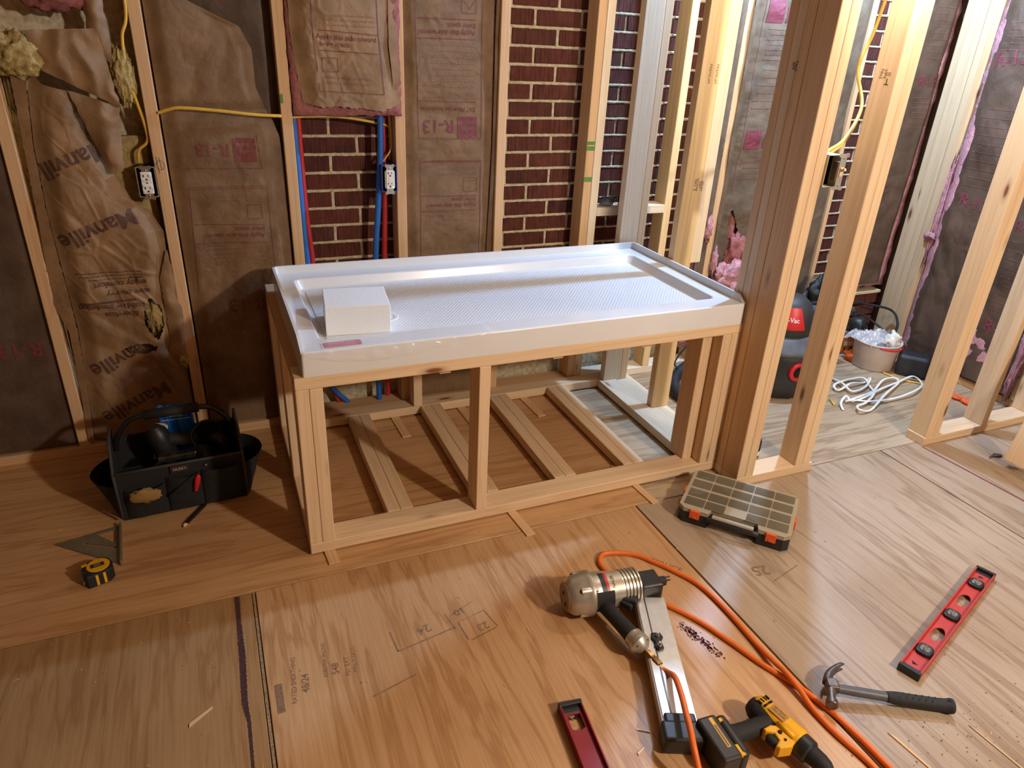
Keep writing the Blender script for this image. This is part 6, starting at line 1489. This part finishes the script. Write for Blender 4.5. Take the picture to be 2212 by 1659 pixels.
# ================================================================== floor marks and debris
def floor_print(name, items, mat): return print_on(name, items, lambda u, v: (u, v, ZF+0.0006), mat, floor)
ink_fl = plain('floor_stamp_ink', (136, 106, 78), 0.7, var=0.3, scale=120)
floor_print('grade_stamp', [('text', '24', 0.245, -0.405, 0.040, 190, 'c'), ('line', 0.155, -0.395, 0.160, -0.470, 0.004), ('line', 0.160, -0.470, 0.330, -0.440, 0.0045), ('line', 0.318, -0.380, 0.332, -0.450, 0.003), ('text', '23', 0.405, -0.452, 0.036, 190, 'c'), ('line', 0.345, -0.425, 0.352, -0.497, 0.004), ('line', 0.360, -0.500, 0.440, -0.480, 0.0045), ('line', 0.345, -0.425, 0.430, -0.405, 0.002), ('line', 0.430, -0.405, 0.446, -0.478, 0.003), ('text', '10', 0.36, -0.375, 0.034, 190, 'c'), ('line', 0.33, -0.395, 0.41, -0.36, 0.002), ('line', 0.065, -0.590, 0.185, -0.560, 0.004)], ink_fl)
floor_print('mill_stamp', [('text', 'RATED SHEATHING', -0.113, -0.545, 0.017, 85, 'l'), ('text', '48/24', -0.080, -0.520, 0.026, 85, 'l'), ('rect', -0.160, -0.56, -0.142, -0.47), ('text', 'SIZED FOR SPACING', -0.03, -0.49, 0.013, 85, 'l'), ('text', '548', 0.000, -0.49, 0.026, 85, 'l'), ('text', 'PS1 EXT', 0.026, -0.505, 0.018, 85, 'l'), ('text', 'MILL 3 EXTR', 0.045, -0.50, 0.016, 85, 'l')], ink_fl)
floor_print('mill_stamp', [('text', 'SPRUCE', 1.01, -0.385, 0.03, -50, 'l'), ('text', '25', 1.36, -0.53, 0.06, 170, 'l'), ('line', 1.33, -0.60, 1.46, -0.565, 0.003)], ink_fl)
def paint_strip(name, pts, w, mat, ragged=0.5, seed=1.0):
    V, F = [], []; path = []
    for (a, b_) in zip(pts, pts[1:]):
        n = max(2, int(math.hypot(b_[0]-a[0], b_[1]-a[1])/0.004))
        path += [(a[0]+(b_[0]-a[0])*i/n, a[1]+(b_[1]-a[1])*i/n, a[2]+(b_[2]-a[2])*i/n) for i in range(n)]
    for k, (x, y, ww) in enumerate(path):
        q1 = 1+ragged*mnoise.noise(Vector((k*0.9, seed, 0))); q2 = 1+ragged*mnoise.noise(Vector((k*0.9, seed, 9)))
        V += [(x-ww/2*q1, y, ZF+0.0007), (x+ww/2*q2, y, ZF+0.0007)]
    for k in range(len(path)-1): F.append((2*k, 2*k+1, 2*k+3, 2*k+2))
    return add_mesh(name, V, F, mat, floor)
mar = plain('maroon_adhesive', (66, 40, 36), 0.8, var=0.35, scale=150, bmp=0.002)
paint_strip('paint_stripe', [(-0.228, -0.112, 0.014), (-0.229, -0.20, 0.012), (-0.228, -0.34, 0.016), (-0.232, -0.50, 0.014), (-0.226, -0.56, 0.008), (-0.227, -0.72, 0.006), (-0.23, -0.9, 0.006)], 0.013, mar, 0.7)
paint_strip('paint_stripe', [(2.545, -0.142, 0.008), (2.555, -0.30, 0.009), (2.568, -0.50, 0.009), (2.585, -0.80, 0.010)], 0.009, plain('wine_chalk_line', (124, 52, 66), 0.8, var=0.3, scale=150), 0.5, 4.0)
smear = plain('maroon_smear', (104, 52, 50), 0.8, var=0.35, scale=150); rs = random.Random(5)
V, F = [], []
for k in range(150):
    t = rs.random(); x = 0.945+0.035*t+rs.gauss(0, 0.008); y = -0.655-0.125*t+rs.gauss(0, 0.010); L = rs.uniform(0.003, 0.014); w = rs.uniform(0.001, 0.004); b_ = len(V)
    V += [(x-w, y, ZF+0.0007), (x, y-L/2, ZF+0.0007), (x+w, y, ZF+0.0007), (x+w*0.3, y+L/2, ZF+0.0007)]; F.append((b_, b_+1, b_+2, b_+3))
tag(add_mesh('paint_smear', V, F, smear, floor), kind='stuff')
# black knots, nail heads and cracks as small real dents
r_ = random.Random(11)
nails = []
V, F = [], []
for k in range(420):
    x = r_.uniform(-1.1, 2.9); y = r_.uniform(-1.35, 0.8)
    if 0 < x < 1.56 and 0 < y < 0.87 and r_.random() < 0.5: continue
    L = r_.uniform(0.004, 0.014); a = r_.uniform(0, 6.28); w = r_.uniform(0.0008, 0.0022); z = ZF+0.0009
    c, s_ = math.cos(a), math.sin(a); b_ = len(V)
    V += [(x-c*L/2+s_*w/2, y-s_*L/2-c*w/2, z), (x+c*L/2+s_*w/2, y+s_*L/2-c*w/2, z), (x+c*L/2-s_*w/2, y+s_*L/2+c*w/2, z+r_.uniform(0, 0.002)), (x-c*L/2-s_*w/2, y-s_*L/2+c*w/2, z)]
    F.append((b_, b_+1, b_+2, b_+3))
tag(add_mesh('wood_flecks', V, F, plain('pale_splinters', (206, 170, 124), 0.7), None), 'pale splinters and sawdust flecks scattered over the plywood floor', 'debris', kind='stuff')
V, F = [], []
for k in range(330):
    if r_.random() < 0.55: x, y = r_.gauss(1.42, 0.18), r_.gauss(-1.22, 0.07)
    else: x, y = r_.uniform(-1.1, 3.1), r_.uniform(-1.3, 0.8)
    r0 = 0.0007+0.0020*r_.random()**3; b_ = len(V)
    for j in range(6): a = j*1.047+r_.random()*0.4; V.append((x+math.cos(a)*r0*r_.uniform(0.6, 1.4), y+math.sin(a)*r0, ZF+0.0008))
    V.append((x, y, ZF+0.0008+r0*0.5))
    for j in range(6): F.append((b_+j, b_+(j+1) % 6, b_+6))
tag(add_mesh('dirt_crumbs', V, F, plain('dark_crumbs', (132, 98, 68), 0.9), None), 'dark dirt crumbs and nail heads scattered over the plywood floor', 'debris', kind='stuff')
def stick(p0, p1, w, label, tone='old', name='wood_sliver'):
    a, b_ = Vector(p0), Vector(p1); d = b_-a; ang = math.atan2(d.y, d.x); L = d.length
    o = prism(name, [(0, -w/2), (L, -w*0.3), (L, w*0.3), (L*0.1, w/2)], 0.003, pine('x', tone), None, (a.x, a.y, ZF), (0, 0, ang), 0.0006, 1); tag(o, label, 'wood sliver')
stick((-0.361, -0.523), (-0.306, -0.486), 0.010, 'small brown wood sliver on the plywood at the left', 'old'); stick((1.225, -1.133), (1.245, -1.30), 0.008, 'long wood sliver below the hammer head', 'old'); stick((1.438, -1.191), (1.452, -1.40), 0.006, 'thin wood sliver below the hammer grip', 'grey')
stick((0.640, -0.905), (0.668, -0.925), 0.005, 'pale wood splinter right of the crimson level', 'pale'); stick((0.606, -0.965), (0.630, -0.955), 0.006, 'curled pale wood shaving beside the crimson level', 'pale')
lf = thing('dry_leaf', (2.766, -0.306, ZF), 'dry brown leaf on the floor by the loose stud', 'leaf')
V = [(0.0, 0, 0.004), (0.02, 0.012, 0.010), (0.045, 0.006, 0.006), (0.06, 0.0, 0.002), (0.04, -0.014, 0.008), (0.018, -0.012, 0.012), (-0.02, 0.004, 0.001)]
add_mesh('leaf_blade', V, [(0, 1, 5), (1, 2, 4, 5), (2, 3, 4), (0, 6, 1)], plain('dead_leaf', (84, 60, 42), 0.8), lf); tube('leaf_stem', [(0, 0, 0.004), (-0.03, -0.006, 0.002)], 0.0012, plain('leaf_stem', (80, 58, 40), 0.8), lf, 6, raw=True)
